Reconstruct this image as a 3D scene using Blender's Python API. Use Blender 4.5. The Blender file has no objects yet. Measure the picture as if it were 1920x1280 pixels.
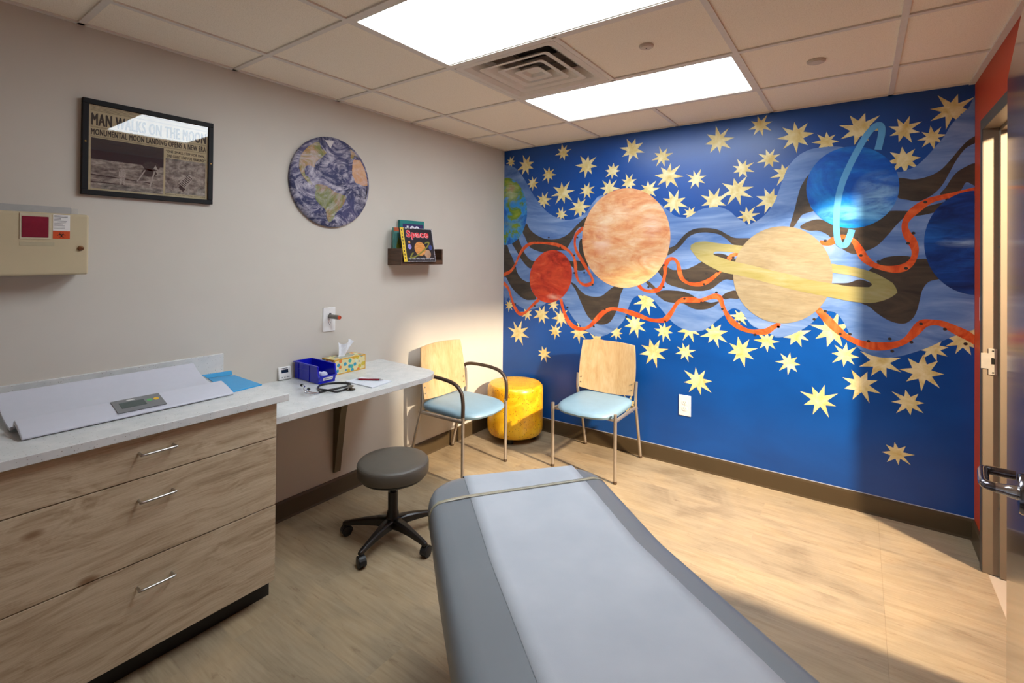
import bpy, math, random
from mathutils import Vector, Matrix
from math import sin, cos, pi, radians
random.seed(7)
S = bpy.context.scene
C = S.collection
# ---------------- camera ----------------
cd = bpy.data.cameras.new('camera'); cam = bpy.data.objects.new('camera', cd); C.objects.link(cam)
S.camera = cam
F, CY, YAW, PITCH, ROLL = 914.98, 471.253, -.61993, .00671, .00839
cd.sensor_fit = 'HORIZONTAL'; cd.sensor_width = 36; cd.lens = F/1920*36
cd.shift_x = 0.0; cd.shift_y = (CY-640)/1920
cd.clip_start = .02; cd.clip_end = 60
fw = Vector((sin(YAW)*cos(PITCH), cos(YAW)*cos(PITCH), sin(PITCH)))
rt = Vector((cos(YAW), -sin(YAW), 0)); up = rt.cross(fw)
rt, up = rt*cos(ROLL)+up*sin(ROLL), -rt*sin(ROLL)+up*cos(ROLL)
m = Matrix((rt, up, -fw)).transposed().to_4x4(); m.translation = (2.63227, -3.55762, 1.49494)
cam.matrix_world = m
# ---------------- world, lights, exposure ----------------
W = bpy.data.worlds.new('world'); S.world = W; W.use_nodes = True
bgn = W.node_tree.nodes['Background']; bgn.inputs[0].default_value = (.95, .85, .72, 1); bgn.inputs[1].default_value = .35
S.view_settings.view_transform = 'Standard'; S.view_settings.look = 'None'; S.view_settings.gamma = 1
S.view_settings.use_curve_mapping = False; S.view_settings.exposure = 1.55
def lamp(name, kind, loc, energy, color, **k):
    d = bpy.data.lights.new(name, kind); d.energy = energy; d.color = color
    for a, v in k.items(): setattr(d, a, v)
    o = bpy.data.objects.new(name, d); C.objects.link(o); o.location = loc
    return o
# the hall's warm lamp, high beyond the open doorway: throws the long patch of light across the room
hl = lamp('hall_lamp', 'SPOT', (4.42, -1.25, 2.54), 650, (1, .82, .60), shadow_soft_size=.07, spot_size=radians(98), spot_blend=1.0)
hl.rotation_euler = (Vector((0, -.45, .75))-Vector((4.42, -1.25, 2.54))).to_track_quat('-Z', 'Y').to_euler()
PANEL = 5.0
# ---------------- room sizes (metres) ----------------
RW, H, YB = 3.13, 2.432, -4.3      # room width, ceiling height, wall behind the camera
JY0, JY1, DH = -.344, -1.24, 2.115  # doorway in the right wall

# ---------------- materials ----------------
def lin(h):
    h = h.lstrip('#'); r = []
    for i in (0, 2, 4):
        c = int(h[i:i+2], 16)/255; r.append(c/12.92 if c <= .04045 else ((c+.055)/1.055)**2.4)
    return (*r, 1)
class N:
    def __init__(s, name):
        s.m = bpy.data.materials.new(name); s.m.use_nodes = True; s.t = s.m.node_tree; s.n = s.t.nodes
        s.b = s.n['Principled BSDF']; s.out = s.n['Material Output']
    def add(s, ty, **k):
        n = s.n.new(ty)
        for a, v in k.items():
            if a.startswith('i_'): n.inputs[a[2:].replace('_', ' ')].default_value = v
            else: setattr(n, a, v)
        return n
    def L(s, a, b): s.t.links.new(a, b)
    def coord(s, scale=(1, 1, 1), rot=(0, 0, 0), world=False, loc=(0, 0, 0)):
        if world: c = s.add('ShaderNodeNewGeometry').outputs['Position']
        else: c = s.add('ShaderNodeTexCoord').outputs['Object']
        mp = s.add('ShaderNodeMapping'); mp.inputs['Scale'].default_value = scale; mp.inputs['Rotation'].default_value = rot
        mp.inputs['Location'].default_value = loc
        s.L(c, mp.inputs[0]); return mp.outputs[0]
    def noise(s, vec, scale, detail=4, rough=.55, dist=0):
        n = s.add('ShaderNodeTexNoise'); n.inputs['Scale'].default_value = scale; n.inputs['Detail'].default_value = detail
        n.inputs['Roughness'].default_value = rough; n.inputs['Distortion'].default_value = dist
        s.L(vec, n.inputs['Vector']); return n.outputs['Fac']
    def ramp(s, fac, stops, interp='LINEAR'):
        r = s.add('ShaderNodeValToRGB'); cr = r.color_ramp; cr.interpolation = interp
        while len(cr.elements) < len(stops): cr.elements.new(.5)
        for e, (p, c) in zip(cr.elements, stops): e.position = p; e.color = lin(c) if isinstance(c, str) else c
        s.L(fac, r.inputs[0]); return r.outputs[0]
    def mix(s, fac, a, b, mode='MIX'):
        x = s.add('ShaderNodeMix', data_type='RGBA', blend_type=mode)
        for i, v in ((0, fac), (6, a), (7, b)):
            if hasattr(v, 'links'): s.L(v, x.inputs[i])
            else: x.inputs[i].default_value = (lin(v) if isinstance(v, str) else v)
        return x.outputs[2]
    def bump(s, h, strength=.2, dist=.002):
        b = s.add('ShaderNodeBump'); b.inputs['Strength'].default_value = strength; b.inputs['Distance'].default_value = dist
        s.L(h, b.inputs['Height']); s.L(b.outputs[0], s.b.inputs['Normal'])
    def col(s, c): s.L(c, s.b.inputs['Base Color'])
    def set(s, rough=.5, metal=0, spec=.5, coat=0, coat_rough=.1):
        s.b.inputs['Roughness'].default_value = rough; s.b.inputs['Metallic'].default_value = metal
        s.b.inputs['Specular IOR Level'].default_value = spec
        s.b.inputs['Coat Weight'].default_value = coat; s.b.inputs['Coat Roughness'].default_value = coat_rough
        return s
MC = {}
def simple(name, c, rough=.5, metal=0, var=.06, scale=30, bump=0, spec=.5, coat=0):
    if name in MC: return MC[name]
    x = N(name).set(rough, metal, spec, coat)
    v = x.coord(); f = x.noise(v, scale)
    base = lin(c); lo = tuple(b*(1-var) for b in base[:3])+(1,); hi = tuple(min(1, b*(1+var)) for b in base[:3])+(1,)
    x.col(x.ramp(f, [(.3, lo), (.7, hi)]))
    if bump: x.bump(f, bump, .001)
    MC[name] = x.m; return x.m

def mat_ceiling():
    x = N('ceiling_tile').set(.95, spec=.1); v = x.coord(world=True)
    f = x.noise(v, 260, 3); x.col(x.ramp(f, [(.3, '#e8dcc8'), (.5, '#f9eedb'), (.8, '#fcf3e4')])); x.bump(f, .35, .001); return x.m
def mat_wall(name, c, rough=.6):
    x = N(name).set(rough, spec=.35); v = x.coord(world=True); f = x.noise(v, 4, 2); g = x.noise(v, 420, 2)
    base = lin(c); x.col(x.ramp(f, [(.3, tuple(b*.97 for b in base[:3])+(1,)), (.7, base)])); x.bump(g, .12, .0008); return x.m
def mat_floor():
    x = N('wood_plank_floor').set(.42, spec=.45)
    v = x.coord(world=True)
    # planks run across the room (x), 1.22 m long; joints staggered
    br = x.add('ShaderNodeTexBrick'); br.offset = 0; br.squash = 1
    mp = x.coord((1, 1, 1), world=True, loc=(.28, .04, 0))
    x.L(mp, br.inputs['Vector']); br.inputs['Scale'].default_value = 1
    br.inputs['Brick Width'].default_value = 3.0; br.inputs['Row Height'].default_value = 1.5
    br.inputs['Mortar Size'].default_value = .0009; br.inputs['Mortar Smooth'].default_value = .3; br.inputs['Bias'].default_value = 0
    br.inputs['Color1'].default_value = (.35, .35, .35, 1); br.inputs['Color2'].default_value = (.65, .65, .65, 1); br.inputs['Mortar'].default_value = (0, 0, 0, 1)
    # narrower board tint
    b2 = x.add('ShaderNodeTexBrick'); b2.offset = .37
    x.L(mp, b2.inputs['Vector']); b2.inputs['Scale'].default_value = 1
    b2.inputs['Brick Width'].default_value = 1.5; b2.inputs['Row Height'].default_value = .185
    b2.inputs['Mortar Size'].default_value = .0; b2.inputs['Color1'].default_value = (.38, .38, .38, 1); b2.inputs['Color2'].default_value = (.62, .62, .62, 1)
    # grain coordinates shifted per board
    sh = x.add('ShaderNodeVectorMath', operation='MULTIPLY'); x.L(b2.outputs['Color'], sh.inputs[0]); sh.inputs[1].default_value = (9, 3, 0)
    ad = x.add('ShaderNodeVectorMath', operation='ADD'); x.L(v, ad.inputs[0]); x.L(sh.outputs[0], ad.inputs[1])
    st = x.add('ShaderNodeMapping'); st.inputs['Scale'].default_value = (1.0, 7.0, 1); x.L(ad.outputs[0], st.inputs[0])
    g1 = x.noise(st.outputs[0], 2.6, 6, .62, 1.2)
    st2 = x.add('ShaderNodeMapping'); st2.inputs['Scale'].default_value = (2.2, 42, 1); x.L(ad.outputs[0], st2.inputs[0])
    g2 = x.noise(st2.outputs[0], 2.2, 5, .6, .3)
    mot = x.noise(ad.outputs[0], 2.3, 4, .55, .8)
    c1 = x.ramp(g1, [(.26, '#604b37'), (.42, '#877359'), (.55, '#a18d73'), (.75, '#b2a085')])
    c2 = x.ramp(g2, [(.28, '#6f5a41'), (.5, '#a5937a'), (.7, '#b7a98f')])
    c = x.mix(.42, c1, c2)
    c3 = x.ramp(mot, [(.32, '#766852'), (.44, '#988a71'), (.62, '#ac9775'), (.75, '#b4a488')])
    c = x.mix(.5, c, c3)
    st3 = x.add('ShaderNodeMapping'); st3.inputs['Scale'].default_value = (3.0, 14, 1); x.L(ad.outputs[0], st3.inputs[0])
    k = x.ramp(x.noise(st3.outputs[0], 2.0, 5, .65, .9), [(.60, (0, 0, 0, 1)), (.72, (.55, .55, .55, 1))])
    c = x.mix(k, c, '#6a4f36')
    tint = x.mix(1, c, x.ramp(b2.outputs['Color'], [(.3, (.93, .93, .93, 1)), (.7, (1.04, 1.02, 1, 1))]), 'MULTIPLY')
    seam = x.ramp(br.outputs['Fac'], [(0, (1, 1, 1, 1)), (1, (.7, .65, .6, 1))])
    x.col(x.mix(1, tint, seam, 'MULTIPLY')); x.bump(g2, .08, .001); return x.m
def mat_oak():
    x = N('light_oak_laminate').set(.5, spec=.35)
    v = x.coord((1, 1, 1), world=True)
    ds = x.noise(x.coord((.5, 1.0, 2.4), world=True), 1.1, 3, .5, 0)
    comb = x.add('ShaderNodeMapping'); comb.inputs['Scale'].default_value = (1, 1.3, 16); x.L(v, comb.inputs[0])
    wv = x.add('ShaderNodeVectorMath', operation='ADD'); x.L(comb.outputs[0], wv.inputs[0])
    sc = x.add('ShaderNodeVectorMath', operation='SCALE'); x.L(ds, sc.inputs[0]); sc.inputs['Scale'].default_value = 5.5; x.L(sc.outputs[0], wv.inputs[1])
    g = x.noise(wv.outputs[0], 2.2, 7, .62, .25)
    fine = x.noise(x.coord((1, 5, 150), world=True), 2.4, 4, .6)
    c = x.ramp(g, [(.25, '#856f54'), (.38, '#a58f72'), (.5, '#bca88b'), (.62, '#c9b79b'), (.78, '#b29c7d')])
    c = x.mix(.26, c, x.ramp(fine, [(.34, '#85715a'), (.5, '#c0ae94'), (.66, '#d0c2aa')]))
    vo = x.add('ShaderNodeTexVoronoi'); vo.feature = 'F1'; x.L(x.coord((1, 2.1, 4.2), world=True), vo.inputs['Vector']); vo.inputs['Scale'].default_value = 1.15
    kn = x.ramp(vo.outputs['Distance'], [(0.0, (1, 1, 1, 1)), (.045, (.8, .8, .8, 1)), (.09, (0, 0, 0, 1))])
    c = x.mix(kn, c, '#7a5a3c')
    x.col(c); x.bump(fine, .1, .001); return x.m
def mat_quartz():
    x = N('speckled_white_quartz').set(.22, spec=.5); v = x.coord(world=True)
    vo = x.add('ShaderNodeTexVoronoi'); vo.inputs['Scale'].default_value = 130; x.L(v, vo.inputs['Vector'])
    sp = x.ramp(vo.outputs['Distance'], [(.0, (1, 1, 1, 1)), (.16, (1, 1, 1, 1)), (.24, (0, 0, 0, 1))])
    pick = x.ramp(vo.outputs['Color'], [(.55, (0, 0, 0, 1)), (.62, (1, 1, 1, 1))])
    k = x.mix(1, sp, pick, 'MULTIPLY'); n = x.noise(v, 14, 4)
    base = x.ramp(n, [(.35, '#cdd0cf'), (.65, '#dadbd9')])
    x.col(x.mix(k, base, x.ramp(x.noise(v, 60, 1), [(.45, '#9a938c'), (.6, '#b0afae')]))); return x.m
def mat_blue():
    x = N('blue_wall_paint').set(.33, spec=.5); v = x.coord((.6, 1, 1), world=True)
    f = x.noise(v, 3, 3, .5, .4); x.col(x.ramp(f, [(.3, '#043f86'), (.7, '#054c9c')])); x.bump(x.noise(x.coord(world=True), 300, 2), .05, .0008); return x.m
def brush(name, stops, scale=(3, 3, 12), ns=1.6, rough=.38, rot=(0, 0, 0), dist=1.4, detail=5):
    x = N(name).set(rough, spec=.4); v = x.coord(scale, rot, world=True)
    x.col(x.ramp(x.noise(v, ns, detail, .6, dist), stops)); return x.m

# ---------------- mesh helpers ----------------
class MB:
    def __init__(s): s.v = []; s.f = []; s.mi = []; s.sm = []
    def add(s, vs, fs, mi=0, smooth=False):
        o = len(s.v); s.v += [tuple(v) for v in vs]
        for f in fs: s.f.append(tuple(i+o for i in f)); s.mi.append(mi); s.sm.append(smooth)
        return s
    def box(s, a, b, mi=0):
        x0, y0, z0 = a; x1, y1, z1 = b
        if x0 > x1: x0, x1 = x1, x0
        if y0 > y1: y0, y1 = y1, y0
        if z0 > z1: z0, z1 = z1, z0
        return s.add([(x0,y0,z0),(x1,y0,z0),(x1,y1,z0),(x0,y1,z0),(x0,y0,z1),(x1,y0,z1),(x1,y1,z1),(x0,y1,z1)],
              [(0,3,2,1),(4,5,6,7),(0,1,5,4),(1,2,6,5),(2,3,7,6),(3,0,4,7)], mi)
    def prism(s, poly, ax, a, b, mi=0, smooth=False):
        # poly: 2D points in the two axes other than ax, extruded from a to b along ax
        n = len(poly)
        def p3(p, t):
            return {0: (t, p[0], p[1]), 1: (p[0], t, p[1]), 2: (p[0], p[1], t)}[ax]
        vs = [p3(p, a) for p in poly]+[p3(p, b) for p in poly]
        fs = [tuple(range(n)), tuple(range(2*n-1, n-1, -1))]+[(i, i+n, (i+1) % n+n, (i+1) % n) for i in range(n)]
        return s.add(vs, fs, mi, smooth)
    def lathe(s, prof, n=32, c=(0, 0, 0), mi=0, ax=2, smooth=True):
        vs = []; fs = []
        for r, h in prof:
            for i in range(n):
                a = 2*pi*i/n; p = (r*cos(a), r*sin(a), h)
                if ax == 0: p = (h, r*cos(a), r*sin(a))
                if ax == 1: p = (r*cos(a), h, r*sin(a))
                vs.append((p[0]+c[0], p[1]+c[1], p[2]+c[2]))
        for k in range(len(prof)-1):
            for i in range(n):
                j = (i+1) % n; fs.append((k*n+i, k*n+j, (k+1)*n+j, (k+1)*n+i))
        fs.append(tuple(range(n-1, -1, -1))); q = (len(prof)-1)*n; fs.append(tuple(range(q, q+n)))
        return s.add(vs, fs, mi, smooth)
    def tube(s, pts, r, n=10, mi=0, flat=1.0, closed=False):
        pts = [Vector(p) for p in pts]; m = len(pts); vs = []; fs = []; ref = None
        for k, p in enumerate(pts):
            rr = r[k] if isinstance(r, (list, tuple)) else r
            a = pts[k-1] if (k or closed) else p; b = pts[(k+1) % m] if (k < m-1 or closed) else p
            t = (b-a).normalized()
            if ref is None:
                ref = Vector((0, 0, 1)) if abs(t.z) < .9 else Vector((1, 0, 0))
            u = (ref-t*ref.dot(t)).normalized(); w = t.cross(u); ref = u
            for i in range(n):
                an = 2*pi*i/n; vs.append(p+u*rr*cos(an)*flat+w*rr*sin(an))
        for k in range(m if closed else m-1):
            for i in range(n):
                j = (i+1) % n; k2 = (k+1) % m; fs.append((k*n+i, k*n+j, k2*n+j, k2*n+i))
        if not closed: fs.append(tuple(range(n-1, -1, -1))); fs.append(tuple(range((m-1)*n, m*n)))
        return s.add(vs, fs, mi, True)
    def xf(s, M):
        s.v = [tuple(M @ Vector(v)) for v in s.v]; return s
    def build(s, name, mats, parent=None, bevel=0, seg=2, subsurf=0, **pr):
        import bmesh
        me = bpy.data.meshes.new(name); me.from_pydata(s.v, [], s.f)
        for mm in (mats if isinstance(mats, (list, tuple)) else [mats]): me.materials.append(mm)
        for p, mi, sm in zip(me.polygons, s.mi, s.sm): p.material_index = mi; p.use_smooth = sm or bool(bevel) or bool(subsurf)
        if not pr.pop('keepn', False):
            bm = bmesh.new(); bm.from_mesh(me); bmesh.ops.recalc_face_normals(bm, faces=bm.faces)
            if bevel or any(s.sm):
                for e in bm.edges:
                    if len(e.link_faces) == 2 and e.calc_face_angle(0) > radians(38): e.smooth = False
            bm.to_mesh(me); bm.free()
        o = bpy.data.objects.new(name, me); C.objects.link(o)
        if parent: o.parent = parent
        if bevel:
            b = o.modifiers.new('bevel', 'BEVEL'); b.width = bevel; b.segments = seg; b.limit_method = 'ANGLE'; b.angle_limit = radians(35); b.harden_normals = True
            for e in me.edges: e.use_edge_sharp = False
        if subsurf:
            b = o.modifiers.new('sub', 'SUBSURF'); b.levels = b.render_levels = subsurf
        for k, v in pr.items(): o[k] = v
        return o
def empty(name, label, cat, loc=(0, 0, 0), rz=0, group=None):
    o = bpy.data.objects.new(name, None); C.objects.link(o); o.location = loc; o.rotation_euler = (0, 0, rz)
    o['label'] = label; o['category'] = cat
    if group: o['group'] = group
    return o
def tag(o, label, cat, group=None):
    o['label'] = label; o['category'] = cat
    if group: o['group'] = group
    return o
def struct(o): o['kind'] = 'structure'; return o
def bez(pts, n=8, closed=False):
    # Catmull-Rom through pts
    P = [Vector(p) for p in pts]; out = []; m = len(P)
    rng = m if closed else m-1
    for i in range(rng):
        p0 = P[(i-1) % m] if (i or closed) else P[0]; p1 = P[i]; p2 = P[(i+1) % m]; p3 = P[(i+2) % m] if (i < m-2 or closed) else P[-1]
        for k in range(n):
            t = k/n; out.append(.5*((2*p1)+(p2-p0)*t+(2*p0-5*p1+4*p2-p3)*t*t+(3*p1-p0-3*p2+p3)*t**3))
    if not closed: out.append(P[-1])
    return out
def text_mb(txt, w, h, offset=0.02, spacing=1.0, bold=0, bold_w=0):
    # text mesh scaled to fill a w x h box, lying in the local XY plane (from the origin)
    cu = bpy.data.curves.new('t', 'FONT'); cu.body = txt; cu.size = 1; cu.offset = offset; cu.space_character = spacing; cu.resolution_u = 3
    o = bpy.data.objects.new('t', cu); C.objects.link(o)
    dg = bpy.context.evaluated_depsgraph_get(); me = o.evaluated_get(dg).to_mesh()
    vs = [v.co.copy() for v in me.vertices]; fs = [tuple(p.vertices) for p in me.polygons]
    x0 = min(v.x for v in vs); x1 = max(v.x for v in vs); y0 = min(v.y for v in vs); y1 = max(v.y for v in vs)
    vs = [((v.x-x0)/(x1-x0)*w, (v.y-y0)/(y1-y0)*h, 0) for v in vs]
    o.evaluated_get(dg).to_mesh_clear(); bpy.data.objects.remove(o); bpy.data.curves.remove(cu)
    b = MB(); b.add(vs, fs)
    for k in range(1, bold+1):
        d_ = bold_w*k/bold; b.add([(v[0]+d_, v[1], v[2]+.00001*k) for v in vs], fs); b.add([(v[0]+d_, v[1]+d_*.6, v[2]+.000015*k) for v in vs], fs)
    return b
def frame_mat(origin, xdir, ydir):
    x = Vector(xdir).normalized(); y = Vector(ydir).normalized(); z = x.cross(y)
    M = Matrix((x, y, z)).transposed().to_4x4(); M.translation = origin; return M
M_band=[(-0.0386,2.3087),(0.0087,2.304),(0.0646,2.2954),(0.1291,2.2652),(0.1837,2.2082),(0.2378,2.1373),(0.2911,2.053),(0.3609,1.9616),(0.4461,1.8713),(0.5452,1.8148),(0.6492,1.7859),(0.7498,1.8016),(0.8324,1.8538),(0.8983,1.9309),(0.9846,1.9721),(1.3231,1.9378),(1.4863,1.8302),(1.5349,1.7893),(1.5826,1.773),(1.641,1.7756),(1.7094,1.8199),(1.7764,1.8342),(1.842,1.8344),(1.9063,1.8051),(1.9484,1.7638),(2.0002,1.7261),(2.0181,1.7097),(2.0746,1.7303),(2.1298,1.7775),(2.1731,1.839),(2.1997,1.9102),(2.226,1.9928),(2.2573,2.0742),(2.3089,2.1344),(2.3698,2.1664),(2.4293,2.1733),(2.5352,2.1651),(2.6639,2.1006),(2.7521,2.0145),(2.8118,1.9873),(2.8453,1.9949),(2.8864,2.0143),(2.9268,2.0555),(2.9665,2.1084),(3.0055,2.1656),(3.0362,2.2282),(3.0741,2.2734),(3.104,2.3041),(3.1394,2.3232),(3.1408,1.6363),(3.1413,1.2812),(3.1415,1.1393),(3.1039,1.1037),(3.0506,1.0746),(2.996,1.0383),(2.9401,0.9988),(2.8829,0.9659),(2.8242,0.9374),(2.764,0.9198),(2.7148,0.9181),(2.6644,0.9312),(2.626,0.9581),(2.5999,0.9947),(2.5802,1.0404),(2.5602,1.0865),(2.5402,1.1249),(2.5132,1.1566),(2.4792,1.167),(2.4517,1.1584),(2.424,1.1317),(2.3961,1.0964),(2.3607,1.06),(2.3175,1.0266),(2.2662,0.9962),(2.2139,0.9779),(2.1681,0.9774),(2.1854,0.9814),(2.139,1.0026),(2.086,1.0236),(2.05,1.0401),(2.0196,1.0772),(1.9949,1.1152),(1.9639,1.1397),(1.9327,1.1442),(1.9076,1.1289),(1.8823,1.0998),(1.8567,1.0772),(1.8244,1.0471),(1.7853,1.0091),(1.7455,0.981),(1.6915,0.9652),(1.6364,0.9669),(1.5802,0.983),(1.5373,1.0079),(1.501,1.041),(1.4641,1.0818),(1.4269,1.1232),(1.3816,1.172),(1.3281,1.1949),(1.2816,1.1961),(1.2529,1.1885),(1.2215,1.1624),(1.1979,1.1151),(1.1821,1.0682),(1.1663,1.021),(1.1342,0.9722),(1.0934,0.9298),(1.0353,0.8852),(0.9675,0.8563),(0.9068,0.8564),(0.8448,0.8822),(0.7815,0.9247),(0.7262,0.9688),(0.6887,1.0151),(0.6508,1.0618),(0.6028,1.1169),(0.4863,1.1013),(0.4368,1.0726),(0.3765,1.0428),(0.3046,1.0204),(0.2312,1.0195),(0.1667,1.0459),(0.1121,1.069),(0.0566,1.1104),(0.0093,1.1439)]
M_holes=[[(0.2449,1.7706),(0.2769,1.7259),(0.3293,1.6812),(0.4012,1.6455),(0.4815,1.6274),(0.5598,1.6307),(0.6362,1.6547),(0.6922,1.6951),(0.7472,1.7471),(0.8194,1.8017),(0.8462,1.8088),(0.811,1.729),(0.7658,1.7221),(0.7339,1.6901),(0.7112,1.6412),(0.6745,1.5839),(0.6559,1.5549),(0.6372,1.5342),(0.5606,1.5341),(0.4327,1.5167),(0.3513,1.5337),(0.289,1.5598),(0.2571,1.6036),(0.2301,1.6566),(0.2085,1.6967)],[(0.0902,1.6049),(0.1498,1.6489),(0.1827,1.5954),(0.2154,1.5335),(0.2477,1.4896),(0.3005,1.4465),(0.3625,1.4387),(0.3217,1.4034),(0.2908,1.3766),(0.2379,1.4105),(0.1894,1.4627),(0.1512,1.5156),(0.1181,1.5601)],[(0.0068,1.5875),(0.0406,1.5783),(0.0634,1.5242),(0.097,1.4706),(0.1306,1.3996),(0.153,1.3379),(0.1965,1.2861),(0.2605,1.2578),(0.2919,1.2546),(0.3029,1.1942),(0.3553,1.119),(0.3038,1.1029),(0.2409,1.1035),(0.1766,1.135),(0.111,1.1849),(0.0664,1.2367),(0.0324,1.2894),(0.0075,1.3157)],[(0.6568,1.4555),(0.7036,1.4438),(0.7313,1.4524),(0.7772,1.4449),(0.8317,1.3972),(0.8139,1.3766),(0.7596,1.3712),(0.7134,1.3905),(0.6758,1.4268)],[(0.7712,1.6159),(0.7938,1.6238),(0.8035,1.5507),(0.8311,1.4699),(0.8495,1.3976),(0.8226,1.4132),(0.786,1.4775),(0.7627,1.5426)],[(0.6912,1.2705),(0.733,1.2558),(0.77,1.2167),(0.8245,1.1789),(0.8956,1.1652),(0.9651,1.1746),(1.016,1.2128),(1.0578,1.2461),(1.0992,1.2635),(1.1484,1.2541),(1.1244,1.1874),(1.1126,1.1249),(1.0924,1.0615),(1.0514,0.9883),(1.0094,0.9572),(0.9496,0.9479),(0.8972,0.9672),(0.8438,1.0109),(0.8074,1.0727),(0.7706,1.1434),(0.7333,1.2149)],[(1.4941,1.5503),(1.541,1.5719),(1.5835,1.622),(1.6185,1.6573),(1.6669,1.6848),(1.7281,1.6939),(1.7948,1.6887),(1.8471,1.6737),(1.8986,1.6419),(1.9491,1.6208),(2.0654,1.616),(2.0354,1.5898),(2.0112,1.5599),(1.9306,1.5771),(1.8924,1.6114),(1.8473,1.6428),(1.795,1.6575),(1.7418,1.662),(1.6876,1.6561),(1.6326,1.6286),(1.5978,1.586),(1.5555,1.543),(1.5053,1.5066),(1.4835,1.5065)],[(1.4877,1.4116),(1.5277,1.3944),(1.5919,1.3996),(1.6269,1.4033),(1.682,1.43),(1.7362,1.4591),(1.7829,1.4459),(1.8485,1.4058),(1.9441,1.3812),(1.9443,1.3373),(1.8874,1.3386),(1.849,1.3166),(1.8036,1.2768),(1.7574,1.2572),(1.7035,1.2511),(1.6348,1.2547),(1.5643,1.2693),(1.5067,1.2848),(1.4737,1.309),(1.4807,1.3677)],[(1.4177,1.388),(1.4619,1.4404),(1.484,1.4262),(1.4771,1.353),(1.4589,1.3231),(1.4403,1.3518)],[(1.8024,1.5085),(1.8415,1.5157),(1.8802,1.509),(1.9057,1.4956),(1.931,1.4891),(1.9624,1.4557),(1.9122,1.4651),(1.8481,1.4848)],[(1.4001,1.2211),(1.4558,1.2424),(1.5286,1.246),(1.5999,1.2423),(1.6488,1.227),(1.7106,1.1952),(1.7844,1.1753),(1.8432,1.186),(1.8173,1.1568),(1.778,1.1333),(1.7313,1.1216),(1.677,1.1226),(1.6284,1.1441),(1.6004,1.1565),(1.5436,1.1564),(1.4783,1.1632),(1.4339,1.1898)],[(1.8624,1.2214),(1.8942,1.2504),(1.9509,1.2654),(1.9698,1.214),(1.9135,1.2107),(1.8817,1.202)],[(1.3274,1.2959),(1.3503,1.3042),(1.4111,1.2475),(1.3735,1.2531)],[(2.3753,2.0156),(2.3607,1.8994),(2.3811,1.8044),(2.4011,1.7859),(2.341,1.7651),(2.3207,1.7423),(2.29,1.6898),(2.2641,1.6786),(2.2897,1.7851),(2.3099,1.8791),(2.3301,1.9487)],[(2.3223,1.6821),(2.3582,1.7146),(2.4289,1.7289),(2.5047,1.6897),(2.5979,1.6791),(2.6749,1.7084),(2.7496,1.7601),(2.8222,1.7645),(2.8811,1.7543),(2.846,1.7331),(2.8283,1.7186),(2.7985,1.6814),(2.7622,1.6285),(2.713,1.567),(2.6627,1.5357),(2.6049,1.5157),(2.5588,1.5355),(2.5186,1.5719),(2.4914,1.6086),(2.457,1.6418),(2.4152,1.6591),(2.3727,1.66)],[(2.8035,1.9493),(2.8784,1.9388),(2.943,1.9523),(2.9903,1.9813),(3.0289,2.029),(3.0669,2.0861),(3.1043,2.1322),(3.1389,2.1507),(3.139,2.1176),(3.0969,2.0926),(3.0594,2.036),(3.029,1.9674),(2.9982,1.8979),(2.9591,1.8488),(2.9031,1.8155),(2.8539,1.8237),(2.7995,1.8505)],[(3.1391,2.0003),(3.1393,1.8871),(3.0972,1.9055),(3.0785,1.8715),(3.0597,1.8524),(2.9905,1.8447),(3.0138,1.8864),(3.0444,1.9455),(3.0821,1.9828)],[(2.8753,1.7546),(2.9272,1.7821),(2.9946,1.8008),(3.0439,1.8199),(2.9946,1.764),(2.9386,1.7407),(2.8695,1.7322)],[(2.7195,1.4737),(2.7503,1.4973),(2.7989,1.507),(2.8525,1.5059),(2.8875,1.4912),(2.9391,1.4881),(2.9618,1.4403),(3.0009,1.39),(2.945,1.3658),(2.9167,1.32),(2.9053,1.2672),(2.8939,1.2066),(2.8766,1.1603),(2.8474,1.1277),(2.8118,1.1208),(2.7635,1.1357),(2.7141,1.1704),(2.6763,1.2066),(2.6316,1.2352),(2.7324,1.2647),(2.7934,1.2988),(2.7933,1.3217),(2.7507,1.3661),(2.6758,1.4103),(2.6946,1.4421)],[(2.4855,1.3359),(2.5726,1.3435),(2.6312,1.3656),(2.6917,1.3404),(2.6697,1.3191),(2.5727,1.3211)]]
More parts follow.
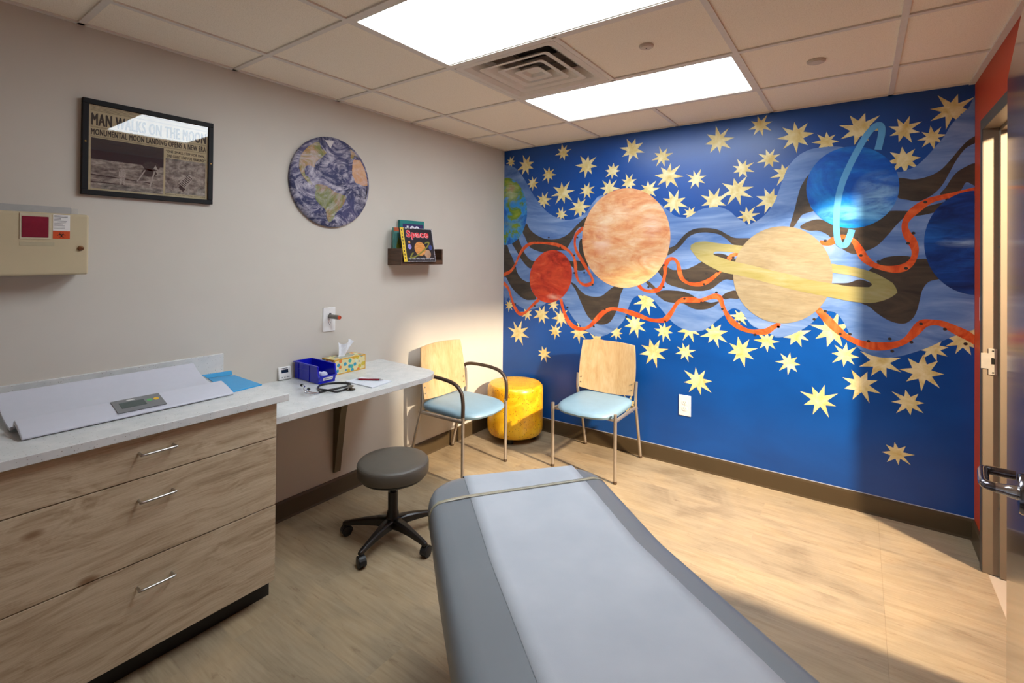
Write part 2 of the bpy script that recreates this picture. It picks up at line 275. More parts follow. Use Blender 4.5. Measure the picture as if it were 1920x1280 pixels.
M_ribs=[([(-0.0015,1.3136),(0.0763,1.3447),(0.1305,1.4085),(0.173,1.4891),(0.2258,1.5555),(0.2991,1.5946),(0.4017,1.5982),(0.5212,1.5889),(0.5988,1.5675),(0.6655,1.5342),(0.7126,1.485),(0.7315,1.4278),(0.7367,1.3624),(0.7556,1.2976),(0.7968,1.2626),(0.8418,1.2564),(0.8859,1.2783),(0.8812,1.3182),(0.8408,1.3813),(0.7861,1.4613),(0.7398,1.5344),(0.7255,1.6),(0.7387,1.6654),(0.8021,1.7171)],0.0245),([(-0.0008,1.243),(0.0557,1.1913),(0.0897,1.1123),(0.1234,1.0341),(0.1782,0.9759),(0.242,0.9896),(0.3044,1.0464),(0.3809,1.1119)],0.0264),([(0.5979,1.1291),(0.6225,1.0432),(0.661,0.9633),(0.7175,0.9107),(0.7908,0.8972),(0.8623,0.924),(0.9233,0.9853),(0.9832,1.0455),(1.0507,1.0779),(1.1334,1.0761),(1.2142,1.0592),(1.293,1.0389),(1.3699,1.019),(1.4446,1.0217),(1.4827,1.0395),(1.5224,1.0935),(1.5579,1.1537),(1.6002,1.1815),(1.6628,1.1874),(1.7175,1.1851),(1.771,1.2058),(1.817,1.2202),(1.8496,1.2069),(1.8692,1.1534),(1.895,1.1008),(1.9269,1.0559),(1.9769,1.02),(2.0321,1.0019),(2.0861,1.0006),(2.1332,1.0085),(2.1736,1.0384),(2.2135,1.0678)],0.032),([(1.2653,1.2858),(1.289,1.2529),(1.3278,1.2345),(1.3811,1.235),(1.426,1.2519),(1.4554,1.301),(1.4697,1.3674),(1.473,1.4259),(1.4983,1.4687),(1.5344,1.4742),(1.5633,1.4421),(1.5743,1.3848),(1.5923,1.3351),(1.6345,1.3045),(1.6896,1.2962),(1.7437,1.309),(1.7967,1.3423),(1.855,1.3991)],0.0264),([(1.9026,1.4752),(1.9278,1.5039),(1.9807,1.513)],0.0245),([(2.4294,1.5863),(2.471,1.5827),(2.505,1.6003),(2.5519,1.6143),(2.5981,1.5954),(2.6242,1.5515),(2.6501,1.4963),(2.6883,1.4576),(2.7382,1.4368),(2.7931,1.4304),(2.8408,1.4452),(2.873,1.4835),(2.8834,1.5362),(2.8699,1.5889),(2.8463,1.6346),(2.8373,1.6803),(2.852,1.7253),(2.8869,1.7691),(2.9385,1.8113),(2.9945,1.8302),(3.0654,1.8403),(3.1405,1.8568)],0.0358),([(2.4169,1.1764),(2.4657,1.1187),(2.5203,1.0586),(2.5737,1.0158),(2.6388,0.9872),(2.7021,0.9787),(2.776,0.9911),(2.8359,1.0207),(2.8768,1.0702),(2.9114,1.1221),(2.9455,1.1378),(2.9958,1.1371),(3.0505,1.1094),(3.1039,1.0787),(3.1458,1.0441)],0.0396)]
M_uring=([(2.7144,2.1257),(2.7324,2.2242),(2.7254,2.2657),(2.7008,2.2649),(2.6636,2.2226),(2.6187,2.137),(2.573,2.0318),(2.5359,1.9217),(2.5174,1.8091),(2.513,1.6952),(2.519,1.6097),(2.5333,1.5743),(2.5558,1.5696),(2.5743,1.6033),(2.5917,1.6626)],0.0341)
M_pln={'earth':[(0.253,1.8768),(0.2519,1.8438),(0.2481,1.8114),(0.2415,1.7798),(0.2322,1.7494),(0.2204,1.7207),(0.2061,1.6939),(0.1895,1.6694),(0.1707,1.6474),(0.1501,1.6283),(0.1278,1.6123),(0.104,1.5996),(0.0791,1.5904),(0.0534,1.5849),(0.0271,1.5831),(0.001,1.5852),(0.001,1.5911),(0.001,1.6007),(0.001,1.6141),(0.001,1.6311),(0.001,1.6514),(0.001,1.6749),(0.001,1.7013),(0.001,1.7301),(0.001,1.7612),(0.001,1.7939),(0.001,1.8279),(0.001,1.8628),(0.001,1.898),(0.001,1.9331),(0.001,1.9676),(0.001,2.0009),(0.001,2.0328),(0.001,2.0626),(0.001,2.0901),(0.001,2.1148),(0.001,2.1366),(0.001,2.1549),(0.001,2.1698),(0.001,2.181),(0.001,2.1884),(0.001,2.1919),(0.0207,2.1916),(0.0471,2.1874),(0.0731,2.1795),(0.0982,2.1681),(0.1223,2.1532),(0.145,2.1351),(0.166,2.1141),(0.1852,2.0904),(0.2024,2.0643),(0.2172,2.0361),(0.2297,2.0062),(0.2395,1.975),(0.2468,1.9428),(0.2513,1.9099)],'mars':[(0.6962,1.2849),(0.6894,1.2609),(0.6803,1.2376),(0.669,1.2151),(0.6556,1.1938),(0.6402,1.1738),(0.623,1.1556),(0.6042,1.1391),(0.584,1.1248),(0.5626,1.1127),(0.5403,1.1031),(0.5174,1.0961),(0.4941,1.0918),(0.4707,1.0902),(0.4475,1.0915),(0.4249,1.0956),(0.4031,1.1026),(0.3824,1.1122),(0.363,1.1246),(0.3454,1.1394),(0.3296,1.1565),(0.316,1.1758),(0.3047,1.1969),(0.296,1.2196),(0.2898,1.2435),(0.2864,1.2684),(0.2857,1.2939),(0.2878,1.3197),(0.2926,1.3454),(0.3002,1.3706),(0.3102,1.3951),(0.3227,1.4184),(0.3375,1.4404),(0.3542,1.4606),(0.3728,1.4788),(0.3929,1.4948),(0.4142,1.5085),(0.4365,1.5196),(0.4595,1.528),(0.4828,1.5337),(0.5062,1.5366),(0.5294,1.5367),(0.552,1.534),(0.5739,1.5286),(0.5947,1.5205),(0.6142,1.51),(0.6322,1.4971),(0.6485,1.482),(0.6629,1.4649),(0.6752,1.4461),(0.6854,1.4256),(0.6933,1.4039),(0.6988,1.3811),(0.7018,1.3576),(0.7024,1.3335),(0.7005,1.3092)],'jupiter':[(1.5043,1.5819),(1.4969,1.5419),(1.4856,1.5029),(1.4704,1.4652),(1.4516,1.4294),(1.4292,1.3957),(1.4035,1.3646),(1.3748,1.3365),(1.3433,1.3117),(1.3093,1.2906),(1.2732,1.2735),(1.2355,1.2606),(1.1964,1.2522),(1.1566,1.2484),(1.1164,1.2495),(1.0764,1.2554),(1.0371,1.2662),(0.9991,1.2818),(0.9628,1.3022),(0.9289,1.327),(0.8978,1.3561),(0.87,1.3891),(0.8459,1.4255),(0.826,1.4648),(0.8106,1.5066),(0.7998,1.5502),(0.794,1.595),(0.7931,1.6403),(0.7973,1.6854),(0.8064,1.7298),(0.8204,1.7727),(0.8388,1.8135),(0.8616,1.8517),(0.8882,1.8867),(0.9183,1.9181),(0.9514,1.9454),(0.987,1.9684),(1.0245,1.9868),(1.0635,2.0004),(1.1034,2.0092),(1.1436,2.0131),(1.1837,2.0121),(1.2231,2.0064),(1.2614,1.9961),(1.2981,1.9814),(1.3328,1.9626),(1.3652,1.9399),(1.3948,1.9137),(1.4215,1.8843),(1.445,1.8522),(1.4649,1.8175),(1.4813,1.7809),(1.4938,1.7426),(1.5024,1.7032),(1.5071,1.6629),(1.5077,1.6223)],'saturn':[(2.4954,1.3891),(2.4939,1.3559),(2.4892,1.323),(2.4814,1.2907),(2.4706,1.2594),(2.4568,1.2294),(2.4401,1.2011),(2.4208,1.1747),(2.399,1.1507),(2.3749,1.1292),(2.3488,1.1107),(2.321,1.0953),(2.2917,1.0832),(2.2613,1.0748),(2.2301,1.0701),(2.1985,1.0693),(2.167,1.0724),(2.1359,1.0795),(2.1056,1.0906),(2.0766,1.1055),(2.0493,1.1242),(2.024,1.1464),(2.0012,1.1718),(1.9813,1.2002),(1.9644,1.2312),(1.951,1.2643),(1.9412,1.2992),(1.9351,1.3352),(1.933,1.3718),(1.9348,1.4086),(1.9404,1.445),(1.9499,1.4805),(1.963,1.5144),(1.9796,1.5465),(1.9993,1.5762),(2.0219,1.6031),(2.0469,1.6269),(2.0741,1.6473),(2.1031,1.6641),(2.1333,1.677),(2.1644,1.6861),(2.1959,1.6912),(2.2275,1.6923),(2.2588,1.6895),(2.2893,1.6829),(2.3188,1.6726),(2.3468,1.6589),(2.3731,1.6419),(2.3973,1.6219),(2.4193,1.5991),(2.4388,1.5739),(2.4557,1.5465),(2.4697,1.5173),(2.4808,1.4866),(2.4888,1.4548),(2.4937,1.4222)],'uranus':[(2.8114,1.9367),(2.813,1.9104),(2.812,1.8842),(2.8084,1.8583),(2.8022,1.8331),(2.7934,1.8088),(2.7822,1.7857),(2.7687,1.764),(2.753,1.7441),(2.7352,1.7261),(2.7156,1.7103),(2.6943,1.6969),(2.6716,1.6861),(2.6477,1.678),(2.6229,1.6728),(2.5976,1.6706),(2.5719,1.6715),(2.5462,1.6755),(2.5209,1.6826),(2.4963,1.6927),(2.4727,1.7058),(2.4505,1.7218),(2.43,1.7404),(2.4114,1.7614),(2.3952,1.7845),(2.3814,1.8095),(2.3704,1.836),(2.3622,1.8637),(2.3572,1.8921),(2.3552,1.9209),(2.3564,1.9496),(2.3607,1.9778),(2.3681,2.0052),(2.3784,2.0313),(2.3915,2.0557),(2.4072,2.0782),(2.4252,2.0985),(2.4453,2.1162),(2.4672,2.1311),(2.4905,2.1432),(2.5149,2.1523),(2.5401,2.1583),(2.5657,2.1611),(2.5915,2.1608),(2.617,2.1574),(2.642,2.1511),(2.6661,2.1419),(2.6891,2.13),(2.7108,2.1155),(2.7308,2.0987),(2.7491,2.0799),(2.7653,2.0591),(2.7793,2.0368),(2.7911,2.0131),(2.8004,1.9883),(2.8072,1.9628)],'neptune':[(3.128,1.578),(3.128,1.5481),(3.128,1.5187),(3.128,1.4898),(3.128,1.462),(3.128,1.4355),(3.128,1.4106),(3.128,1.3876),(3.128,1.3668),(3.128,1.3484),(3.128,1.3328),(3.128,1.32),(3.128,1.3103),(3.128,1.3039),(3.128,1.3009),(3.1159,1.3014),(3.0927,1.3054),(3.0698,1.313),(3.0476,1.324),(3.0264,1.3385),(3.0064,1.3562),(2.9879,1.3769),(2.9713,1.4005),(2.9568,1.4265),(2.9445,1.4547),(2.9348,1.4847),(2.9277,1.516),(2.9234,1.5483),(2.9219,1.581),(2.9232,1.6137),(2.9274,1.6459),(2.9344,1.6772),(2.944,1.7071),(2.9562,1.7352),(2.9706,1.761),(2.9872,1.7844),(3.0055,1.8049),(3.0255,1.8224),(3.0467,1.8365),(3.0689,1.8473),(3.0918,1.8545),(3.1151,1.8582),(3.128,1.8584),(3.128,1.855),(3.128,1.8483),(3.128,1.8382),(3.128,1.8251),(3.128,1.8091),(3.128,1.7904),(3.128,1.7693),(3.128,1.7461),(3.128,1.7209),(3.128,1.6942),(3.128,1.6663),(3.128,1.6373),(3.128,1.6078)]}
M_sring_front=[(1.6538,1.5573),(1.6595,1.5324),(1.6885,1.4937),(1.7159,1.4658),(1.783,1.4251),(1.8615,1.389),(1.9378,1.3742),(2.0365,1.354),(2.1551,1.3223),(2.2688,1.292),(2.367,1.2727),(2.4721,1.2537),(2.573,1.2355),(2.638,1.2292),(2.7014,1.2333),(2.7632,1.2588),(2.7994,1.2899),(2.8042,1.3032),(2.7903,1.3407),(2.7506,1.3738),(2.701,1.4032),(2.6759,1.3594),(2.6886,1.3403),(2.6792,1.3258),(2.6633,1.3212),(2.5727,1.3235),(2.4923,1.3362),(2.3667,1.356),(2.2684,1.3842),(2.1547,1.41),(2.0361,1.4403),(1.9624,1.4557),(1.9122,1.4685),(1.8351,1.495),(1.8076,1.5072),(1.8023,1.5154),(1.8075,1.5224),(1.7422,1.5851)]
M_sring_backL=[(1.6538,1.5573),(1.6661,1.582),(1.6948,1.5946),(1.7421,1.5991),(1.7821,1.5952),(1.8476,1.5844),(1.9116,1.5772),(2.0173,1.5586),(2.0114,1.5132),(1.9434,1.5209),(1.8801,1.5275),(1.8284,1.5294),(1.8075,1.5224),(1.801,1.512),(1.7427,1.4872)]
M_sring_backR=[(2.4851,1.4539),(2.5257,1.4506),(2.5723,1.4435),(2.6375,1.429),(2.701,1.4055),(2.7506,1.3753),(2.7903,1.3407),(2.7385,1.3192),(2.6905,1.3419),(2.6759,1.357),(2.6376,1.3737),(2.5725,1.3915),(2.4852,1.4067)]
M_stars=[(0.0735,2.3275,0.0567),(0.2363,2.2813,0.0937),(0.6094,2.3515,0.0747),(0.4681,2.18,0.0738),(0.3079,2.1172,0.0668),(0.4201,1.9625,0.0777),(0.598,1.8365,0.0627),(0.6076,2.0144,0.1073),(0.7644,1.8841,0.098),(0.8295,2.2182,0.0995),(0.8311,2.0197,0.0709),(1.0267,2.0217,0.0841),(1.0537,2.1568,0.0743),(1.1872,2.0549,0.0718),(1.2134,2.3037,0.1014),(1.3419,1.9865,0.0819),(1.4433,2.2249,0.0763),(1.4908,2.0796,0.1036),(1.5343,1.8824,0.0989),(1.6466,1.7991,0.0562),(1.6854,2.0414,0.0717),(1.8342,2.2913,0.1026),(1.8037,1.879,0.0984),(2.0941,2.3585,0.0728),(2.2961,2.2609,0.1085),(2.4605,2.2042,0.072),(2.6274,2.2633,0.1073),(2.8322,2.2264,0.081),(3.0361,2.3052,0.1004),(2.9545,2.1673,0.0661),(2.8326,2.055,0.088),(2.1479,2.1363,0.0717),(1.9876,2.0856,0.0724),(1.9534,1.9394,0.1034),(2.2343,2.0283,0.0792),(2.1513,1.8646,0.0925),(2.0201,1.7659,0.0717),(0.0684,1.0408,0.0583),(0.258,0.9806,0.064),(0.4125,0.9853,0.0899),(0.5274,1.0785,0.0635),(0.6009,0.9722,0.0863),(0.1674,0.804,0.1109),(0.5489,0.856,0.0693),(0.7653,0.8703,0.0889),(0.4374,0.6532,0.0724),(0.9289,0.8203,0.0761),(1.0937,0.8963,0.0612),(1.2452,0.9744,0.0963),(1.3347,1.1567,0.1008),(1.465,0.9454,0.0754),(1.6456,0.9749,0.0874),(1.814,0.9623,0.0917),(1.3854,0.7835,0.1092),(1.6176,0.8119,0.0729),(1.9838,0.8623,0.0983),(1.7048,0.618,0.1058),(1.1992,0.361,0.0778),(1.9776,1.0904,0.0641),(2.1389,0.9471,0.0738),(2.303,1.0065,0.0883),(2.2654,0.8216,0.0736),(2.4961,1.0489,0.1152),(2.5579,0.9085,0.077),(2.4299,0.6154,0.1023),(2.6364,0.7433,0.1022),(2.729,0.892,0.1075),(2.9608,0.9956,0.0777),(3.0836,1.0505,0.0861),(2.9148,0.8593,0.1091),(2.8549,0.679,0.0829),(2.8056,0.3782,0.0746),(3.1317,1.1007,0.0432)]
M_dots=[(0.4764,1.6444),(0.7481,1.6407),(0.3505,1.6159),(0.5893,1.5592),(0.7217,1.4949),(0.723,1.3497),(0.8141,1.3547),(0.8878,1.2608),(0.133,1.3774),(0.3405,1.0532),(0.1341,1.057),(0.6621,1.0626),(0.9958,1.0725),(1.1744,1.0255),(0.9019,0.9277),(0.7542,0.9239),(1.4605,1.4279),(1.6322,1.3329),(1.76,1.3758),(1.7438,1.2999),(1.8356,1.3918),(1.9322,1.4891),(1.4608,1.2682),(1.3468,1.2631),(1.8266,1.2469),(1.6107,1.1914),(1.727,1.1717),(1.8654,1.1361),(1.9742,1.06),(1.4734,1.0168),(2.0695,0.9812),(2.2039,1.0457),(2.4571,1.5967),(2.6143,1.6087),(2.5486,1.5999),(2.6353,1.508),(2.7183,1.4737),(2.8523,1.5785),(2.8756,1.6356),(2.8438,1.4361),(2.9271,1.8082),(3.0194,1.8155),(2.4586,1.1647),(2.401,1.1108),(2.5338,1.0333),(2.5834,1.0368),(2.6725,1.0043),(2.7717,1.029),(2.7834,0.9598),(2.8682,1.0205),(2.9097,1.1279),(3.0108,1.107),(3.0945,1.0362),(2.2045,1.0455)]
M_land={'north_america':[(-0.1809,0.173),(-0.1592,0.1973),(-0.1261,0.2215),(-0.0976,0.2193),(-0.08,0.1863),(-0.0507,0.1759),(-0.0564,0.1592),(-0.0851,0.1334),(-0.1078,0.1142),(-0.1245,0.091),(-0.1243,0.0756),(-0.1354,0.0713),(-0.1522,0.0764),(-0.1796,0.0697),(-0.1903,0.0505),(-0.1844,0.016),(-0.1625,0.0089),(-0.1539,-0.0103),(-0.1398,-0.0289),(-0.1509,-0.0328),(-0.1731,-0.0178),(-0.1952,0.0045),(-0.2143,0.0319),(-0.2226,0.0606),(-0.2231,0.0955),(-0.2128,0.1272)],'greenland':[(-0.0691,0.2456),(-0.034,0.2604),(-0.0071,0.2578),(-0.0068,0.2314),(-0.0244,0.2043),(-0.0395,0.2199),(-0.0544,0.2354)],'south_america':[(-0.1229,-0.0371),(-0.1004,-0.024),(-0.0658,-0.025),(-0.0304,-0.0365),(-0.0063,-0.0496),(0.0242,-0.0622),(0.0676,-0.071),(0.0898,-0.0823),(0.0776,-0.116),(0.0561,-0.1503),(0.0317,-0.1738),(0.0136,-0.1965),(-0.0041,-0.2295),(-0.0219,-0.2412),(-0.0368,-0.2342),(-0.0461,-0.2008),(-0.0552,-0.1701),(-0.0874,-0.1468),(-0.1105,-0.1231),(-0.1233,-0.0935),(-0.1169,-0.062)],'africa':[(0.1415,0.1547),(0.1809,0.1611),(0.2145,0.1581),(0.2422,0.1314),(0.2634,0.0947),(0.2743,0.0563),(0.2746,0.0335),(0.2506,0.0077),(0.2165,0.0036),(0.1828,0.0108),(0.1563,0.0186),(0.1462,0.0394),(0.1328,0.0707),(0.1322,0.1146)],'europe':[(0.1147,0.2216),(0.1471,0.2275),(0.1803,0.2112),(0.2075,0.1822),(0.1807,0.1778),(0.1476,0.1833),(0.1349,0.1591),(0.1186,0.1674),(0.1215,0.1954)],'southern_africa':[(0.2542,-0.0032),(0.2749,0.0107),(0.279,-0.0346),(0.2656,-0.0816),(0.2519,-0.0943),(0.2548,-0.0486)]}
# ================= SETTING =================
M_ceil = mat_ceiling(); M_floor = mat_floor(); M_oak = mat_oak(); M_quartz = mat_quartz(); M_blue = mat_blue()
M_cream = mat_wall('cream_wall_paint', '#cbc5ba'); M_red = mat_wall('red_orange_wall_paint', '#b8401c', .5)
M_back = mat_wall('rear_wall_paint', '#cbc5ba')
M_base = simple('brown_vinyl_base', '#4a3c28', .4, var=.05, scale=8)
M_tbar = simple('ceiling_grid_paint', '#e0d8cd', .5, var=.03)
M_white = simple('white_plastic', '#e4e3e0', .35, var=.02)
M_steel = simple('brushed_steel', '#b9b6b0', .3, 1, var=.1, scale=60)
M_chrome = simple('polished_chrome', '#c8c8cc', .12, 1, var=.05)
M_black = simple('black_plastic', '#15130f', .4, var=.2)
T = .6096; GX = .3335; GY = -.522
b = MB(); b.box((-.12, YB-.12, -.1), (RW+.0, .12, 0)); struct(b.build('floor', M_floor))
b = MB(); b.box((RW, YB-.12, -.1), (6.2, 1.6, -.003)); struct(b.build('floor_hall', mat_wall('hall_carpet', '#b9aa95', .95)))
b = MB(); b.box((-.12, YB-.12, 0), (0, .12, H+.3)); struct(b.build('wall_left', M_cream))
b = MB(); b.box((0, 0, 0), (RW, .12, H+.3)); struct(b.build('wall_back', M_blue))
b = MB(); b.box((0, YB-.12, 0), (RW+.12, YB, H+.3)); struct(b.build('wall_front', M_back))
b = MB(); b.box((RW, JY0+.04, 0), (RW+.13, .12, 2.9)); b.box((RW, YB, 0), (RW+.13, JY1-.04, 2.9)); b.box((RW, JY1-.04, DH+.03), (RW+.13, JY0+.04, 2.9))
struct(b.build('wall_right', [M_red]))
# hall beyond the doorway
b = MB(); b.box((6.2, -5.5, 0), (6.3, 2, 2.9)); struct(b.build('wall_hall', M_back))
b = MB(); b.box((RW+.13, .9, 0), (6.2, 1.0, 2.9)); b.box((RW+.13, -4.6, 0), (6.2, -4.5, 2.9)); struct(b.build('wall_hall_side', M_back))
b = MB(); b.box((RW+.13, -4.6, 2.9), (6.3, 1.0, 3.0)); struct(b.build('ceiling_hall', M_ceil))
# ceiling: tiles a little above the grid bars, an opening at the air diffuser
xs = [0, GX+T, GX+2*T, RW]; ys = [YB, GY-2*T, GY-T, 0]; ZC = H+.007
b = MB()
for i in range(3):
    for j in range(3):
        if i == 1 and j == 1: continue
        b.box((xs[i], ys[j], ZC), (xs[i+1], ys[j+1], ZC+.015))
struct(b.build('ceiling', M_ceil))
b = MB(); w = .012; zt = H
xl = [GX+i*T for i in range(5)]; yl = [GY-i*T for i in range(7) if GY-i*T > YB]
segs = []
def bar(x0, y0, x1, y1): b.box((x0, y0, zt), (x1, y1, ZC+.004))
for x in xl:
    if abs(x-(GX+2*T)) < 1e-6 or abs(x-(GX+3*T)) < .01 or True:
        # skip bars that would cross a 2x4 light
        cuts = []
        if abs(x-xl[2]) < .01: cuts = [(GY-T, GY), (GY-3*T, GY-2*T)]
        y = YB
        for c0, c1 in sorted(cuts): bar(x-w, y, x+w, c0); y = c1
        bar(x-w, y, x+w, 0)
for y in yl:
    x = 0
    for xx in xl+[RW+w]:
        bar(x, y-w, xx-w, y+w); x = xx+w
b.box((0, -.02, zt), (RW, 0, ZC)); b.box((0, YB, zt), (.02, 0, ZC)); b.box((RW-.025, YB, zt-.004), (RW, 0, ZC))
struct(b.build('trim_1', M_tbar))
# baseboards
bh = .108
def base_prof(b, ax, a, c, face, s):
    # cove base profile
    pr = [(face, 0), (face+s*.016, 0), (face+s*.012, .012), (face+s*.011, bh-.012), (face+s*.007, bh), (face, bh)]
    if ax == 1: b.prism(pr, 1, a, c)
    else: b.add(*_px(pr, a, c))
def _px(pr, a, c):
    n = len(pr); vs = [(a, p[0], p[1]) for p in pr]+[(c, p[0], p[1]) for p in pr]
    return vs, [tuple(range(n)), tuple(range(2*n-1, n-1, -1))]+[(i, i+n, (i+1) % n+n, (i+1) % n) for i in range(n)]
b = MB(); base_prof(b, 1, -2.47, 0, 0, 1); struct(b.build('baseboard_left', M_base))
b = MB(); base_prof(b, 0, 0, RW, 0, -1); struct(b.build('baseboard_back', M_base))
b = MB(); base_prof(b, 1, JY0+.05, -.0, RW, -1); base_prof(b, 1, YB, JY1-.06, RW, -1); struct(b.build('baseboard_right', M_base))
b = MB(); b.box((.0,-.0016,bh), (RW,0,bh+.004)); struct(b.build('trim_2', simple('white_caulk', '#b9bcc8', .6)))
# ---- door frame ----
M_frame = simple('taupe_frame_paint', '#7f705d', .38, var=.03, scale=12)
M_frame_d = simple('shaded_frame_face', '#4a443c', .45, var=.05)  # taupe frame's room-side face; its shade is put into this darker colour
fx = RW-.02; X1 = RW+.15
b = MB()
def jamb(b, yj, s):   # s=+1 jamb at the far (latch) side, -1 hinge side; opening lies towards -s
    b.prism([(fx, yj+s*.05), (fx, yj), (RW+.038, yj), (RW+.038, yj-s*.016), (RW+.085, yj-s*.016), (RW+.085, yj), (X1, yj), (X1, yj+s*.05), (RW+.13, yj+s*.05), (RW+.13, yj+s*.04), (RW, yj+s*.04), (RW, yj+s*.05)], 2, 0, DH+.05)
jamb(b, JY0, 1); jamb(b, JY1, -1)
b.box((fx, JY1, DH), (X1, JY0, DH+.05)); b.box((RW+.038, JY1, DH-.016), (RW+.085, JY0, DH))
fr = struct(b.build('trim_3', M_frame, bevel=.0015))
b = MB(); b.box((fx-.002, JY0, 0), (fx, JY0+.05, DH+.052)); b.box((fx-.002, JY1-.05, 0), (fx, JY1, DH+.052)); b.box((fx-.002, JY1, DH), (fx, JY0, DH+.052))
b.build('frame_face', M_frame_d, fr, label='room-side face of the taupe frame, shade painted in dark')
b = MB(); M_plate = simple('satin_strike_plate', '#cfc6b4', .35, .6)
b.box((RW+.0, JY0-.0025, .945), (RW+.03, JY0, 1.068)); b.box((fx-.006, JY0-.0025, .972), (RW+.0, JY0, 1.045))
sp = b.build('strike_plate', M_plate, fr)
b = MB(); b.prism([(RW+.010, .995), (RW+.022, .995), (RW+.022, 1.02), (RW+.018, 1.025), (RW+.010, 1.025)], 1, JY0-.0032, JY0-.0024)
for zz in (.955, 1.058): b.lathe([(.0035, -.0008), (.0035, 0)], 12, (RW+.016, JY0-.0024, zz), ax=1)
b.build('latch_hole', M_black, sp)
b = MB(); b.lathe([(.006, -.003), (.004, 0)], 12, (RW+.036, JY0-.002, 1.55), ax=1); b.lathe([(.006, -.003), (.004, 0)], 12, (RW+.036, JY0-.002, .32), ax=1)
b.build('bumper', simple('grey_rubber', '#77716a', .7), fr)
# ---- open door leaf ----
def mat_door():
    x = N('dark_veneer_door').set(.3, spec=.5, coat=1.0, coat_rough=.13); v = x.coord((6, 6, .5))
    f = x.noise(v, 7, 5, .6, .3); x.col(x.ramp(f, [(.3, '#2e1f17'), (.7, '#48301f')])); return x.m
hx, hy = 3.037, -1.238
az = radians(7.6)
door = bpy.data.objects.new('door_1', None); C.objects.link(door); door.location = (hx, hy, 0); struct(door)
door.rotation_euler = (0, 0, -az)      # local -Y runs from the hinge towards the free edge, local -X is the visible face
b = MB(); b.box((0, -.905, .012), (.044, 0, 2.105)); b.build('door_leaf', mat_door(), door, bevel=.002)
b = MB()
for zz in (.25, 1.05, 1.88): b.lathe([(.007, zz-.055), (.007, zz+.055)], 12, (.05, .006, 0)); b.box((.02, -.002, zz-.055), (.05, .004, zz+.055))
b.build('hinge', M_steel, door)
# lever
hz = .980; ly = -.80
b = MB(); b.lathe([(.044, 0), (.044, -.010), (.041, -.014), (.02, -.016)], 36, (0, ly, hz), ax=0)
hd = b.build('door_handle', simple('dark_chrome', '#77747a', .18, 1), door, label='polished lever handle')
b = MB(); b.lathe([(.016, -.014), (.014, -.03), (.0115, -.034), (.0115, -.05)], 24, (0, ly, hz), ax=0); b.build('neck', M_chrome, hd)
b = MB()
P = [(-.03, ly, hz), (-.052, ly+.001, hz), (-.064, ly+.006, hz), (-.0685, ly+.018, hz), (-.069, ly+.06, hz), (-.0685, ly+.102, hz), (-.064, ly+.113, hz), (-.052, ly+.118, hz), (-.012, ly+.119, hz)]
b.tube(bez(P, 6), .0105, 16)
b.build('lever', simple('dark_chrome', '#77747a', .18, 1), hd)
# ---- wall plates, small sign ----
tag(MB().box((RW-.006, -.275, 1.18), (RW, -.165, 1.30)).build('wall_plate', simple('pale_pink_plate', '#cdb7b2', .5), bevel=.002), 'small pale plate on the red wall beside the door frame', 'wall plate')
sg = bpy.data.objects['wall_plate']
MB().box((RW-.0066, -.262, 1.192), (RW-.006, -.178, 1.288)).build('plate_insert', simple('light_grey_insert', '#b9b9c2', .4), sg)

def outlet(name, label, M, group=None):
    e = empty(name, label, 'outlet'); e.matrix_world = M    # local X right, Y up, Z out of the wall
    MB().box((-.042, -.073, 0), (.042, .073, .005)).build('face_plate', M_white, e, bevel=.003)
    for s in (1, -1):
        pts = [(.017*cos(a), .019*sin(a)+s*.0215) for a in [2*pi*i/24 for i in range(24)]]
        pts = [(max(-.0165, min(.0165, x)), max(s*.0215-.0145, min(s*.0215+.0145, y))) for x, y in pts]
        r = MB().prism(pts, 2, .0045, .0072).build('receptacle', M_white, e)
        k = MB()
        k.box((-.0075, s*.0215-.002, .0071), (-.0055, s*.0215+.007, .0076)); k.box((.0055, s*.0215-.001, .0071), (.0075, s*.0215+.006, .0076))
        k.lathe([(.0024, .0071), (.0024, .0076)], 10, (0, s*.0215-.0085, 0)); k.build('slot', M_black, r)
    MB().lathe([(.0025, .005), (.002, .0062)], 10).build('screw', M_steel, e)
    return e
outlet('wall_outlet', 'white outlet plate low on the blue mural wall', frame_mat((1.618, 0, .432), (1, 0, 0), (0, 0, 1)))
outlet('wall_outlet', 'white outlet plate on the cream wall above the desk, grey handle plugged in', frame_mat((0, -1.783, 1.092), (0, 1, 0), (0, 0, 1)))
ot = empty('otoscope_handle', 'grey cylindrical handle with orange end plugged into the outlet above the desk', 'otoscope handle', (.0078, -1.783, 1.112))
MB().lathe([(.011, 0), (.0135, .003), (.0135, .012), (.012, .014), (.0135, .018), (.0135, .088), (.0125, .092), (.012, .094)], 24, ax=0).build('handle_body', simple('grey_metal_sleeve', '#77746c', .35, .6), ot)
MB().lathe([(.0118, .093), (.0118, .1), (.009, .103), (.009, .097), (.003, .097)], 24, ax=0).build('end_cap', simple('orange_cap', '#d8572e', .4), ot, label='orange ring end cap')
MB().box((.002, -.004, .013), (.012, .004, .019)).build('clip', M_black, ot)

